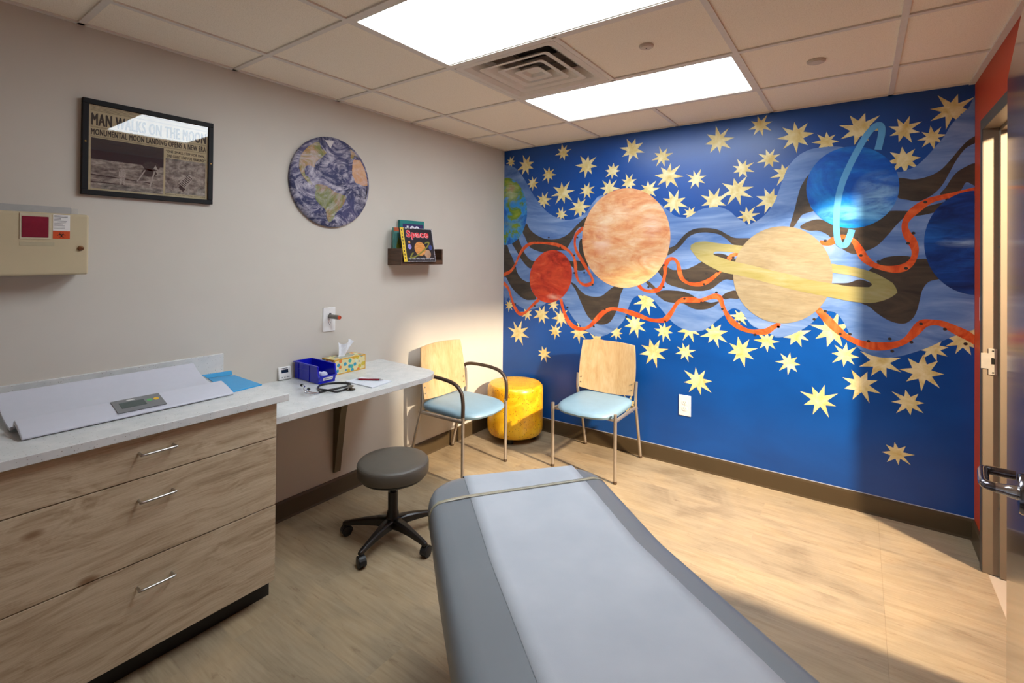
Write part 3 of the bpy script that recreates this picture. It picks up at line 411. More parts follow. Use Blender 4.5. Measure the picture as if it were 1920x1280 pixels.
# ---- ceiling lights ----
def emis(name, col, st):
    x = N(name); x.b.inputs['Base Color'].default_value = (.8, .8, .8, 1)
    v = x.coord(world=True); f = x.noise(v, .7, 1); x.L(x.ramp(f, [(0, (col[0]*.985, col[1]*.99, col[2], 1)), (1, (*col, 1))]), x.b.inputs['Emission Color'])
    x.b.inputs['Emission Strength'].default_value = st; return x.m
M_em = emis('light_diffuser_glow', (.84, .93, 1.0), PANEL)
def light(x0, y0, label):
    e = empty('ceiling_light', label, 'ceiling light', (x0+T, y0+T/2, H), group='flat ceiling light panels')
    i = .019; a = .026
    f = MB()
    f.box((-T+a, -T/2+a, .004), (T-a, -T/2+a+.008, .012)); f.box((-T+a, T/2-a-.008, .004), (T-a, T/2-a, .012))
    f.box((-T+w, -T/2+w, -.0), (-T+a, T/2-w, .01)); f.box((T-a, -T/2+w, 0), (T-w, T/2-w, .01)); f.box((-T+a, -T/2+w, 0), (T-a, -T/2+a, .01)); f.box((-T+a, T/2-a, 0), (T-a, T/2-w, .01))
    f.build('frame', M_tbar, e)
    MB().box((-T+a, -T/2+a, .0045), (T-a, T/2-a, .0068)).build('diffuser', M_em, e, label='glowing white diffuser')
light(GX+T, GY-T, 'bright rectangular ceiling light panel nearer the mural wall')
light(GX+T, GY-3*T, 'bright rectangular ceiling light panel cut by the top of the picture')
# ---- air diffuser ----
M_vent = simple('diffuser_paint', '#ddd4c8', .45, var=.03)
vent = empty('air_diffuser', 'square ceiling air diffuser with nested louvres between the two light panels', 'air vent', (GX+1.5*T, GY-1.5*T, H))
def sq_rings(b, rings, mi=0, r=.0):
    # rings: (half size, z) successive square outlines joined
    pts = []
    for hs, z in rings:
        ring = []
        cr = min(.02, hs*.3)
        for cx, cy, a0 in ((1, 1, 0), (-1, 1, 90), (-1, -1, 180), (1, -1, 270)):
            for k in range(4):
                a = radians(a0+30*k); ring.append((cx*(hs-cr)+cr*cos(a), cy*(hs-cr)+cr*sin(a), z))
        pts.append(ring)
    n = 16; vs = [p for r_ in pts for p in r_]; fs = []
    for k in range(len(pts)-1):
        for i in range(n): j = (i+1) % n; fs.append((k*n+i, k*n+j, (k+1)*n+j, (k+1)*n+i))
    b.add(vs, fs, mi, False)
b = MB(); sq_rings(b, [(T/2-.013, .0), (T/2-.013, .012)]); sq_rings(b, [(T/2-.013, .0), (.262, .0), (.254, .004), (.238, .012), (.222, .03), (.20, .05), (.17, .062)])
sq_rings(b, [(.17, .062), (.16, .16)])
b.build('outer_shell', M_vent, vent)
for (o_, i_, zt_) in ((.205, .135, .045), (.138, .082, .042), (.075, .03, .036)):
    b = MB(); sq_rings(b, [(i_, zt_), (i_+.012, zt_-.008), (o_-.02, .010), (o_, .004), (o_+.001, .0015), (o_-.004, .001), (o_-.026, .006), (i_+.006, zt_-.012), (i_-.004, zt_-.002), (i_, zt_)])
    if i_ == .03: b.box((-.04, -.04, .022), (.04, .04, .026))
    b.build('louvre', M_vent, vent)
MB().box((-.21, -.21, .16), (.21, .21, .165)).build('duct', simple('dark_duct', '#2a2622', .8), vent)
MB().box((-.003, -.19, .03), (.003, .19, .04)).box((-.19, -.003, .03), (.19, .003, .04)).build('bracket', M_steel, vent)
def disc(name, label, x, y, r, mats):
    e = empty(name, label, 'ceiling disc', (x, y, ZC))
    MB().lathe([(r, 0), (r, -.006), (r*.93, -.009), (r*.9, -.009)], 32).build('rim', mats, e)
    MB().lathe([(r*.8, -.009), (r*.78, -.0115), (r*.3, -.013)], 32).build('cover', mats, e)
    return e
M_disc = simple('sensor_white', '#cdbfae', .5)
e = disc('ceiling_sensor', 'small round ceiling sensor between the two light panels', 1.848, -1.434, .032, M_disc)
MB().lathe([(.004, -.0128), (.003, -.0145)], 10).build('lens', M_black, e)
disc('sprinkler_cover', 'round flat sprinkler cover plate right of the light panel near the mural', 2.457, -.812, .04, M_disc)
# ================= MURAL (painted on the back wall) =================
def layer(polys, d, mats, name, parent, smooth=5, **k):
    b = MB()
    for p in polys:
        q = bez([(x, z, 0) for x, z in p], smooth, True) if smooth else [Vector((x, z, 0)) for x, z in p]
        q = [(min(max(v.x, .0005), RW-.0005), v.y) for v in q]
        b.add([(x, -d, z) for x, z in q], [tuple(range(len(q)))])
    return b.build(name, mats, parent, **k)
def strip_poly(pts, wd, n=8, taper=True):
    q = bez([(x, z, 0) for x, z in pts], n); L = []; R = []
    for i, p in enumerate(q):
        t = (q[min(i+1, len(q)-1)]-q[max(i-1, 0)]).normalized(); nn = Vector((-t.y, t.x, 0))
        w_ = wd/2*(1+.22*sin(i*.21+wd*300)) if taper else wd/2
        L.append(p+nn*w_); R.append(p-nn*w_)
    return L, R
def strips(items, d, mats, name, parent, taper=True, **k):
    b = MB()
    for kk, (pts, wd) in enumerate(items):
        L, R = strip_poly(pts, wd, taper=taper); n = len(L)
        cl = lambda v: (min(max(v.x, .0005), RW-.0005), -d, v.y)
        vs = [cl(v) for v in L]+[cl(v) for v in R]
        b.add(vs, [(i, i+1, n+i+1, n+i) for i in range(n-1)])
    return b.build(name, mats, parent, **k)
mural = empty('wall_mural', 'hand-painted outer space mural of planets, stars and wavy streams covering the blue wall', 'mural', (0, 0, 0))
M_star = brush('pale_gold_star_paint', [(.3, '#c9a95c'), (.5, '#dcc98c'), (.7, '#ecdfb4')], (1, 1, 1), 14, .5, dist=.6)
M_stream = brush('streaky_blue_paint', [(.28, '#40629c'), (.42, '#5878ae'), (.56, '#6f8bbb'), (.75, '#93a8cb')], (1.0, 1, 4.2), 1.7, .38, dist=1.3, detail=4)
M_dark = brush('dark_umber_paint', [(.3, '#322c28'), (.5, '#423931'), (.75, '#55493b')], (1.5, 1, 5), 2.5, .4)
M_rib = brush('orange_red_ribbon_paint', [(.3, '#b23a1a'), (.5, '#d45526'), (.75, '#e87a45')], (3, 1, 3), 3, .38)
M_dot = simple('dark_dot_paint', '#2c2622', .5)
rs = random.Random(3)
for cx, cz, R in M_stars:
    n = 8; rot = rs.uniform(0, 2*pi/n)+pi/2; p = []
    if R > .2: n = 8
    for i in range(n*2):
        a = rot+pi*i/n+rs.uniform(-.06, .06)
        r = R*rs.choice((.86, 1.0, .92, 1.08)) if i % 2 == 0 else R*rs.uniform(.38, .45)
        p.append((min(max(cx+r*cos(a), .0005), RW-.001), -.0003, min(cz+r*sin(a), H)))
    o = len(p); MB().add([(cx, -.0003, cz)]+p, [(0, i+1, (i+1) % o+1) for i in range(o)]).build('painted_star', M_star, mural)
layer([M_band], .0005, M_stream, 'painted_stream', mural, label='streaky light blue streams')
for h_ in M_holes: layer([h_], .0007, M_dark, 'painted_gap', mural)
for i, r_ in enumerate(M_ribs): strips([r_], .0009+.00003*i, M_rib, 'painted_ribbon', mural)
for i, (x, z) in enumerate(M_dots): MB().add([(min(x+.009*cos(2*pi*k/12), RW-.001), -.0013, z+.008*sin(2*pi*k/12)) for k in range(12)], [tuple(range(12))]).build('painted_dot', M_dot, mural)
def planet(key, stops, scale, ns, lab, d=.0016, rot=(0, 0, 0), dist=1.5, rim=None, extra=None):
    x = N(key+'_paint').set(.38, spec=.4); v = x.coord(scale, rot, world=True)
    c = x.ramp(x.noise(v, ns, 6, .6, dist), stops)
    f2 = x.noise(x.coord(tuple(s*6 for s in scale), rot, world=True), ns, 4, .6, .5)
    c = x.mix(.16, c, x.ramp(f2, [(.3, (.1, .1, .1, 1)), (.7, (1, 1, 1, 1))]), 'OVERLAY')
    P = M_pln[key]; cx = sum(p[0] for p in P)/len(P); cz = sum(p[1] for p in P)/len(P)
    if extra: c = extra(x, c, cx, cz)
    x.col(c)
    return layer([P], d, x.m, 'painted_planet', mural, 0, label=lab)
def glow(cx, cz, rx, rz, col, k=1.0, inner=.0, outer=1.0):
    # a soft painted patch of pigment of another colour
    def fn(x, c, *_):
        mp = x.add('ShaderNodeMapping'); mp.inputs['Scale'].default_value = (1/rx, 0, 1/rz); mp.inputs['Location'].default_value = (-cx/rx, 0, -cz/rz)
        x.L(x.add('ShaderNodeNewGeometry').outputs['Position'], mp.inputs[0])
        ln = x.add('ShaderNodeVectorMath', operation='LENGTH'); x.L(mp.outputs[0], ln.inputs[0])
        f = x.ramp(ln.outputs['Value'], [(inner, (k, k, k, 1)), (outer, (0, 0, 0, 1))])
        nz = x.ramp(x.noise(x.coord((1.2, 1, 5), (0, .5, 0), world=True), 2.5, 5, .6, 1.6), [(.38, (.15, .15, .15, 1)), (.62, (1, 1, 1, 1))])
        return x.mix(x.mix(1, f, nz, 'MULTIPLY'), c, col)
    return fn
def multi(*fs):
    def fn(x, c, cx, cz):
        for f in fs: c = f(x, c)
        return c
    return fn
def cen(k): P = M_pln[k]; return sum(p[0] for p in P)/len(P), sum(p[1] for p in P)/len(P), (max(p[0] for p in P)-min(p[0] for p in P))/2, (max(p[1] for p in P)-min(p[1] for p in P))/2
ex, ez, erx, erz = cen('earth')
planet('earth', [(.38, '#1356a8'), (.47, '#2f86cc'), (.52, '#5c7f2a'), (.6, '#87992c'), (.72, '#9a6a3a')], (1.2, 1, 1), 4.2, 'blue and green planet cut off by the corner', dist=.8,
       extra=multi(glow(ex+.01, ez-.13, .14, .13, '#7f962c', .8), glow(ex, ez+.17, .1, .12, '#e4e6ea', .55)))
mx, mz, mrx, mrz = cen('mars')
planet('mars', [(.3, '#7e1f14'), (.45, '#b83420'), (.6, '#d04a2a'), (.78, '#e07a58')], (1, 1, 2.2), 3.5, 'small red planet', rot=(0, .6, 0),
       extra=multi(glow(mx+.02, mz+.03, .11, .12, '#da4f2e', .8), glow(mx+.04, mz-.17, .09, .03, '#ecc0a8', .8)))
jx, jz, jrx, jrz = cen('jupiter')
planet('jupiter', [(.3, '#c9754a'), (.45, '#d99666'), (.58, '#e0ae82'), (.75, '#e8c8a6')], (1, 1, 2.6), 3.2, 'large peach-orange planet', rot=(0, -.35, 0),
       extra=multi(glow(jx-.04, jz+.2, .16, .1, '#f2d9b8', .8), glow(jx-.19, jz-.01, .1, .14, '#efd6c6', .8), glow(jx+.2, jz+.08, .1, .12, '#ecd0bd', .8), glow(jx+.05, jz-.3, .3, .13, '#ecd48c', .9), glow(jx-.2, jz-.16, .12, .14, '#cf6f40', .6)))
layer([M_sring_backL], .00145, brush('ring_yellow_paint', [(.3, '#898049'), (.55, '#968e60'), (.75, '#9f9877')], (1, 1, 6), 3, .4, (0, .2, 0)), 'painted_ring', mural, 3)
M_ring = bpy.data.materials['ring_yellow_paint']
layer([M_sring_backR], .0015, M_ring, 'painted_ring', mural, 3)
planet('saturn', [(.3, '#84755a'), (.5, '#8f8269'), (.7, '#988d75')], (1, 1, 5), 2.2, 'large cream-yellow ringed planet', .0017, rot=(0, .15, 0), dist=.9)
layer([M_sring_front], .0020, M_ring, 'painted_ring', mural, 3, label='yellow ring crossing the cream planet')
ux, uz, urx, urz = cen('uranus')
planet('uranus', [(.3, '#073a90'), (.5, '#0a55b0'), (.7, '#1c7cc8')], (1, 1, 1.6), 2.2, 'bright blue planet with a thin upright ring', rot=(0, .8, 0),
       extra=multi(glow(ux+.03, uz-.2, .42, .16, '#1496dc', .9), glow(ux+.13, uz-.06, .14, .16, '#a4d2e8', .8), glow(ux+.02, uz-.16, .24, .07, '#8fd0ee', .8)))
strips([M_uring], .0020, simple('pale_blue_ring_paint', '#5aa4d8', .4, var=.1, scale=6), 'painted_ring', mural, taper=False, label='thin pale blue upright ring')
nx, nz_, nrx, nrz = cen('neptune')
planet('neptune', [(.3, '#0a2050'), (.5, '#103a80'), (.7, '#1c5aa8')], (1, 1, 5), 2.2, 'deep blue planet cut off by the right corner',
       extra=multi(glow(nx-.05, nz_+.04, .4, .1, '#1f63b4', .8), glow(nx+.02, nz_, .12, .03, '#b4cfdf', .8), glow(nx, nz_-.36, .5, .18, '#1a2438', .8)))

# ================= BASE CABINET, WORKTOP, DESK =================
cab = empty('drawer_cabinet', 'light oak three-drawer base cabinet under the speckled counter', 'cabinet', (.3, -2.86, 0))
def loc(b, p): return b.xf(Matrix.Translation(-Vector(p)))
CP = (.3, -2.86, 0); CY0, CY1 = -3.29, -2.435
loc(MB().box((.004, CY0, .097), (.578, CY1, .857)), CP).build('carcass', M_oak, cab)
loc(MB().box((.02, CY0, 0), (.53, CY1+.012, .096)), CP).build('toe_kick', simple('black_toe_kick', '#14100c', .5), cab, label='black recessed plinth')
for (z0, z1, zh) in ((.710, .855, .796), (.422, .706, .634), (.099, .418, .333)):
    d = loc(MB().box((.58, CY0+.002, z0), (.60, CY1, z1)), CP).build('drawer', M_oak, cab, bevel=.0008, seg=1)
    y0, y1 = -2.925, -2.822; P = [(.60, y0, zh), (.626, y0, zh), (.632, y0+.006, zh), (.632, y1-.006, zh), (.626, y1, zh), (.60, y1, zh)]
    q = [P[0]]+[tuple(v) for v in bez(P[1:-1], 4)]+[P[-1]]
    loc(MB().tube(q, .0042, 10), CP).build('handle', M_steel, d, label='slim brushed steel bar handle')
CT = .888
b = MB(); b.box((0.0, -3.305, .858), (.628, -2.395, CT)); wt = b.build('worktop', M_quartz, bevel=.0025)
tag(wt, 'white speckled quartz worktop on the oak drawer cabinet, with low backsplash', 'worktop')
MB().box((0.0, -3.305, CT), (.02, -2.393, .985)).build('backsplash', M_quartz, wt, bevel=.0015)
DT = .785
dk = [(0, -2.432), (.585, -2.432), (.60, -1.62)]
cr = bez([(.60, -1.62, 0), (.597, -1.535, 0), (.565, -1.455, 0), (.512, -1.41, 0), (.44, -1.395, 0)], 6)
dk = [(0, -2.432), (.59, -2.432)]+[(v.x, v.y) for v in cr]+[(0, -1.385)]
b = MB(); b.prism(dk, 2, DT-.03, DT); dsk = b.build('desk_top', M_quartz, bevel=.002)
tag(dsk, 'white speckled wall-hung desk top with rounded corner, lower than the counter', 'desk')
MB().prism([(0.0, .15), (.016, .15), (.07, .52), (.13, .7545), (0.0, .7545)], 1, -1.745, -1.70).build('support_bracket', simple('olive_brown_bracket', '#5d5138', .45, var=.05), bevel=.0015)
tag(bpy.data.objects['support_bracket'], 'tapered olive-brown metal bracket under the desk top', 'bracket')

# ================= THINGS ON THE COUNTER =================
M_scale = simple('scale_white_plastic', '#c9cbd6', .42, var=.015)
sc = empty('baby_scale', 'white digital baby scale tray on the counter', 'baby scale', (.26, -2.88, CT))
def smooth2(P, n=5): return [(v.x, v.y) for v in bez([(x, z, 0) for x, z in P], n)]
rear = smooth2([(.072, .972), (.085, .966), (.12, .945), (.19, .920), (.26, .906), (.315, .902), (.335, .908)])
low = [(x+.003, z-.009) for x, z in reversed(rear)]
b = MB(); b.prism(rear+low, 1, -3.20, -2.552, smooth=False); loc(b, (.26, -2.88, CT)); b.build('tray', M_scale, sc, bevel=.0025)
fr_ = [(.332, .908), (.340, .926), (.352, .933), (.40, .921), (.462, .900), (.466, .894), (.460, .890), (.40, .908), (.352, .919), (.345, .905)]
b = MB(); b.prism(fr_, 1, -3.195, -2.548); loc(b, (.26, -2.88, CT)); fw_ = b.build('front_wing', M_scale, sc, bevel=.004, seg=3)
b = MB(); b.box((.15, -3.05, CT), (.33, -2.70, .899)); 
for x_ in (.12, .40):
    for y_ in (-3.12, -2.63): b.lathe([(.012, CT), (.012, .905)], 14, (x_, y_, 0))
loc(b, (.26, -2.88, CT)).build('base', simple('scale_grey_base', '#9a9ca3', .5), sc)
# control panel lies on the sloping front wing
px_ = Vector((.352, 0, .9335)); py_ = Vector((.462, 0, .9005)); sl = (py_-px_).normalized()
Mp = frame_mat((.358-.26, -2.955+2.88, .9334-CT-.0002), (0, 1, 0), tuple(-sl)) 
def onp(b): return b.xf(Mp)
# local: x along the scale, y up the slope (towards the wall), z out
Mp = frame_mat((.26+.0, 0, 0), (0, 1, 0), tuple(-sl)); Mp.translation = Vector((.449-.26, -2.942+2.88, .9062-CT))
b = MB(); b.box((0, 0, 0), (.152, .090, .0025)); onp(b); pn = b.build('control_panel', simple('grey_panel', '#77797b', .4), sc, label='grey control panel')
onp(MB().box((.018, .026, .0024), (.095, .066, .0034))).build('lcd_display', simple('dark_lcd', '#4a5654', .15), pn)
for i, (c_, nm) in enumerate((('#5fae6a', 'green'), ('#e8b92c', 'yellow'))):
    onp(MB().add(*(lambda P: (P, [tuple(range(len(P)))]))([(.111+.022*i+.009*cos(2*pi*k/24), .052+.009*sin(2*pi*k/24), .0031) for k in range(24)]))).build('button', simple(nm+'_button', c_, .4), pn, label='round '+nm+' button')
onp(MB().box((.045, .074, .0024), (.070, .081, .0030))).build('name_badge', M_white, pn)
# blue folder
M_blu = simple('bright_blue_plastic', '#1d9ad6', .35, var=.03)
b = MB(); b.prism([(.10, -2.497), (.135, -2.392), (.405, -2.398), (.425, -2.545), (.33, -2.535)], 2, CT, CT+.005)
bf = b.build('blue_folder', M_blu, bevel=.0012); tag(bf, 'bright blue plastic folder lying on the counter behind the baby scale', 'folder')
b = MB(); b.add([(.10, -2.50, CT+.006), (.13, -2.40, CT+.006), (.085, -2.385, CT+.018), (.06, -2.51, CT+.016)], [(0, 1, 2, 3)]); f_ = b.build('flap', M_blu, bf)
so = f_.modifiers.new('s', 'SOLIDIFY'); so.thickness = .0015

# ================= THINGS ON THE DESK =================
tm = empty('digital_timer', 'small white digital timer standing against the wall beside the blue bin', 'timer', (.012, -2.067, DT)); tm.rotation_euler = (0, radians(-12), radians(-4))
MB().box((0, -.036, .001), (.014, .036, .072)).build('case', M_white, tm, bevel=.006, seg=3)
MB().box((.0138, -.020, .038), (.0148, .018, .056)).build('screen', simple('dark_screen', '#1d2a3a', .2), tm)
MB().box((.0138, -.020, .061), (.0146, .016, .0645)).build('brand_strip', M_black, tm)
for y_ in (-.018, -.003): MB().lathe([(.0035, .0135), (.0028, .0155)], 12, (0, y_, .014), ax=0).build('button', simple('grey_key', '#8b8f94', .4), tm)
MB().box((.0135, .008, .012), (.0152, .022, .017)).build('button', simple('grey_key', '#8b8f94', .4), tm)

M_bin = simple('royal_blue_plastic', '#0b16b8', .28, var=.04, spec=.5)
bn = empty('storage_bin', 'royal blue open-front plastic bin on the desk by the tissue box', 'storage bin', (.013, -1.958, DT)); bn.rotation_euler = (0, 0, radians(-1))
t_ = .003; L_ = .243; HW = .050; HT = .097
b = MB()
b.box((0.004, -HW, .002), (L_, HW, .006)); b.box((0.004, -HW, .002), (.008, HW, HT))
side = [(.004, .002), (L_-.006, .002), (L_+.006, .04), (L_+.002, .046), (L_-.004, .092), (L_-.012, HT), (.004, HT)]
b.prism(side, 1, -HW-t_/2, -HW+t_/2); b.prism(side, 1, HW-t_/2, HW+t_/2)
b.prism([(L_-.006, .002), (L_+.006, .04), (L_+.003, .041), (L_-.009, .004)], 1, -HW, HW)
b.build('shell', M_bin, bn)
b = MB(); b.box((-.002, -HW-.008, HT-.006), (L_-.012, -HW, HT)); b.box((-.002, HW, HT-.006), (L_-.012, HW+.008, HT)); b.box((-.002, -HW-.008, HT-.006), (.006, HW+.008, HT))
for s in (-1, 1):
    b.prism([(L_-.016, HT), (L_-.008, HT), (L_+.004, .046), (L_+.010, .036), (L_+.002, .036)], 1, s*HW-.003, s*(HW+.007))
b.build('rim', M_bin, bn, bevel=.001)
for s in (-1, 1):
    b = MB()
    for x_ in (.045, .15): b.box((x_, s*HW, .002), (x_+.004, s*(HW+.0045), HT-.004))
    b.box((.045, s*HW, .058), (.15, s*(HW+.003), .061)); b.build('rib', M_bin, bn)
lb = MB(); Ml = frame_mat((L_+.0005, -.026, .016), (0, 1, 0), (.3, 0, 1)); lb.box((0, 0, 0), (.058, .017, .0012)); lb.xf(Ml); ll = lb.build('label_card', M_white, bn)
t2 = text_mb('GOOD-TO', .044, .007, .03); t2.xf(Matrix.Translation((.007, .005, .0016))); 
b = MB()
for k in range(9): b.box((.007+k*.005, .006, .0012), (.0105+k*.005, .011, .0015))
b.xf(Ml).build('label_print', simple('blue_ink', '#39409a', .5), ll)
cr_ = MB()
rr = random.Random(5)
for k in range(3):
    x0 = .12+.035*k; P = []
    cr_.lathe([(.002, 0), (.018, .004), (.024, .014), (.018, .026), (.004, .032)], 12, (x0, rr.uniform(-.02, .02), .008+.006*k))
cs = cr_.build('gauze_bundle', simple('crumpled_white_gauze', '#c7cbe2', .8, var=.12, scale=90, bump=.6)); cs.location = bn.location; cs.rotation_euler = bn.rotation_euler
tag(cs, 'crumpled white gauze lying inside the blue bin', 'gauze')

# tissue box with bright pattern
def mat_tissue():
    x = N('patterned_tissue_carton').set(.4); v = x.coord((1, 1, 1))
    vo = x.add('ShaderNodeTexVoronoi'); vo.inputs['Scale'].default_value = 40; vo.inputs['Randomness'].default_value = .9; x.L(v, vo.inputs['Vector'])
    sep = x.add('ShaderNodeSeparateColor'); x.L(vo.outputs['Color'], sep.inputs[0])
    pal = x.ramp(sep.outputs[0], [(0, '#2f8fae'), (.22, '#c7b23a'), (.4, '#3ba59d'), (.55, '#dd7a33'), (.68, '#cfd8c0'), (.82, '#1f7bb0'), (.93, '#d8b92e')], 'CONSTANT')
    m_ = x.ramp(vo.outputs['Distance'], [(.46, (1, 1, 1, 1)), (.5, (0, 0, 0, 1))])
    x.col(x.mix(m_, '#d9cf9a', pal)); return x.m
tb = empty('tissue_box', 'patterned yellow and teal tissue box at the wall side of the desk', 'tissue box', (.092, -1.737, DT)); tb.rotation_euler = (0, 0, radians(2))
b = MB(); b.box((-.058, -.111, 0), (.058, .111, .089)); b.build('carton', mat_tissue(), tb, bevel=.0015)
M_edge = simple('mustard_trim', '#cf9a28', .4)
b = MB()
for sx in (-1, 1):
    for sz in (.0, .083): b.box((sx*.0586, -.1115, sz+.0005), (sx*.0525, .1115, sz+.0062))
for sy in (-1, 1):
    for sz in (.0, .083): b.box((-.0586, sy*.1116, sz+.0004), (.0586, sy*.106, sz+.0063))
    for sx in (-1, 1): b.box((sx*.0587, sy*.1117, .0003), (sx*.054, sy*.107, .0893))
b.build('border', M_edge, tb)
ov = [(.036*cos(a), .07*sin(a), .0893) for a in [2*pi*k/28 for k in range(28)]]
b = MB(); b.add(ov, [tuple(range(28))]); b.build('opening', simple('clear_film', '#a9aa98', .25), tb)
ts = MB()
g = []
for i in range(13):
    for j in range(9):
        u = i/12-.5; h = j/8
        y_ = u*(.055+.05*h)+.035*h; x_ = .012*sin(u*9+h*2)*(.4+h)-.005; z_ = .088+h*(.085+.012*sin(u*7))
        g.append((x_, y_-.015, z_))
ts.add(g, [(i*9+j, i*9+j+1, (i+1)*9+j+1, (i+1)*9+j) for i in range(12) for j in range(8)], 0, True)
def mat_cloth(name, c, tr=.35):
    x = N(name).set(.8, spec=.2); x.col(x.ramp(x.noise(x.coord(), 60, 3), [(.3, c), (.7, '#e6e8ec')])); x.b.inputs['Subsurface Weight'].default_value = 0
    return x.m
to = ts.build('tissue', mat_cloth('white_tissue', '#d5d7dc'), tb, keepn=True)

# paper pad and pen
b = MB(); P = [(.322, -1.894), (.543, -1.886), (.518, -1.737), (.319, -1.781)]
pad = MB().prism(P, 2, DT, DT+.006).build('paper_pad', simple('white_paper', '#d6dae2', .6, var=.01), bevel=.0006, seg=1); tag(pad, 'white paper pad on the desk under the red pen', 'paper pad')
MB().prism([(x*.998+.001, y*.998-.003) for x, y in P], 2, DT+.0003, DT+.0012).build('backing_board', simple('grey_card', '#8b8f94', .7), pad)
p0 = Vector((.362, -1.843, DT+.0115)); p1 = Vector((.472, -1.770, DT+.0115)); ln_ = (p1-p0).length; rz = math.atan2(p1.y-p0.y, p1.x-p0.x)
pe = empty('ballpoint_pen', 'dark red ballpoint pen lying on the white paper pad', 'pen', p0, rz)
MB().lathe([(.0008, -.012), (.0022, -.004), (.0042, .002), (.0042, .006)], 14, ax=0).build('tip', M_chrome, pe)
MB().lathe([(.0042, .005), (.0052, .02), (.0048, .05), (.0053, .09), (.0050, ln_-.008)], 16, ax=0).build('barrel', simple('dark_red_plastic', '#7d0f22', .25), pe)
MB().lathe([(.0046, ln_-.008), (.0040, ln_), (.0022, ln_+.004), (.0022, ln_+.012)], 14, ax=0).build('clicker', M_chrome, pe)
MB().box((ln_-.045, -.0016, .0052), (ln_-.004, .0016, .0068)).build('clip', M_chrome, pe)
# stethoscope
se = empty('stethoscope', 'black stethoscope coiled on the desk in front of the blue bin', 'stethoscope', (.4, -2.0, DT))
def rel(P, z=.0055): return [(x-.4, y+2.0, (q[0] if q else z)) for x, y, *q in P]
P = rel([(.408, -2.108), (.405, -2.085), (.41, -2.035), (.415, -1.985), (.414, -1.94), (.398, -1.917), (.37, -1.914), (.325, -1.937), (.29, -1.985), (.296, -2.035), (.345, -2.072), (.392, -2.083, .012), (.428, -2.075, .013), (.462, -2.06, .009), (.468, -2.03), (.462, -1.995), (.455, -1.972)])
MB().tube(bez(P, 6), .0052, 12).build('tubing', simple('black_rubber_tube', '#17171a', .35), se, label='black rubber tubing')
for pts in ([(.408, -2.108), (.402, -2.13, .009), (.39, -2.165, .02), (.36, -2.165, .03), (.33, -2.14, .03), (.29, -2.125, .026), (.267, -2.118, .022)], [(.408, -2.108), (.412, -2.14, .008), (.408, -2.175, .014), (.395, -2.18, .02), (.375, -2.16, .022), (.352, -2.135, .018)]):
    MB().tube(bez(rel(pts, .0055), 6), .0026, 8).build('ear_tube', M_chrome, se)
for (x, y, z) in ((.264, -2.116, .021), (.347, -2.129, .017)):
    b = MB(); b.lathe([(.003, -.009), (.0065, -.006), (.0078, 0), (.006, .006), (.002, .009)], 14, (x-.4, y+2, z), ax=0); b.build('ear_tip', M_black, se)
b = MB(); b.lathe([(.020, 0), (.022, .002), (.022, .005), (.017, .007), (.008, .009), (.007, .016), (.015, .018), (.0155, .021), (.012, .023)], 28, (.478-.4, -1.972+2, .0)); b.build('chest_piece', simple('pewter_metal', '#8f877c', .25, 1), se)
b = MB(); b.lathe([(.0185, -.0), (.0228, .0015), (.0228, .004)], 28, (.478-.4, -1.972+2, .0005)); b.build('rim', M_black, se)
# ================= ON THE LEFT WALL =================
# framed newspaper print
FY0, FY1, FZ0, FZ1 = -2.955, -2.455, 1.731, 2.131
pic = empty('framed_print', 'black-framed newspaper print about the moon landing, hung on the cream wall', 'framed picture', (0, FY0, FZ0))
Mf = frame_mat((0, 0, 0), (0, 1, 0), (0, 0, 1)); FWd, FHt = FY1-FY0, FZ1-FZ0; bw = .021
b = MB(); b.box((0, 0, .002), (FWd, bw, .024)); b.box((0, FHt-bw, .002), (FWd, FHt, .024)); b.box((0, bw, .002), (bw, FHt-bw, .024)); b.box((FWd-bw, bw, .002), (FWd, FHt-bw, .024))
b.xf(Mf).build('frame', simple('matt_black_frame', '#0c0c0f', .55, var=.1, spec=.25), pic, bevel=.0015)
M_paper = brush('aged_newsprint', [(.3, '#b0a17f'), (.7, '#c3b594')], (1, 1, 1), 9, .8)
b = MB(); b.box((bw-.002, bw-.002, .004), (FWd-bw+.002, FHt-bw+.002, .013)); pr_ = b.xf(Mf).build('newspaper_print', M_paper, pic)
x0, x1, yb, yt = bw+.006, FWd-bw-.006, bw+.004, FHt-bw-.004; PW = x1-x0
M_ink = simple('brown_black_ink', '#2b211f', .8)
def ttext(t, x, y, w_, h_, off=.035, z=.0134, name='headline', lab=None):
    bw__ = h_*.06 if h_ > .01 else h_*.02
    o = text_mb(t, w_-bw__, h_-bw__*.6, 0, 1.12, 2, bw__); o.xf(Mf @ Matrix.Translation((x, y, z))); q = o.build(name, M_ink, pr_)
    if lab: q['label'] = lab
    return q
ttext('MAN WALKS ON THE MOON', x0+.003, yt-.082, PW-.006, .052, .045)
ttext('MONUMENTAL MOON LANDING OPENS A NEW ERA', x0+.003, yt-.122, PW-.006, .026, .045)
ttext('\u201cONE SMALL STEP FOR MAN,', x0+PW*.612, yt-.152, PW*.372, .014, .045)
ttext('ONE GIANT LEAP FOR MANKIND.\u201d', x0+PW*.622, yt-.172, PW*.368, .014, .045)
ttext('Astronauts Explore Moon\u2019s Surface, Return to Ship', x0+PW*.612, yb+.003, PW*.38, .007, .01)
b = MB()
b.box((x0+.003, yt-.0085, .0131), (x0+PW*.36, yt-.0075, .0134)); b.box((x0+.003, yt-.0135, .0131), (x0+PW*.30, yt-.0125, .0134))
for yy in (yt-.003, yt-.018, yt-.021, yt-.088, yt-.091, yt-.127, yt-.130): b.box((x0+.002, yy, .0131), (x1-.002, yy+.0008, .0134))
b.xf(Mf).build('rule_line', M_ink, pr_)
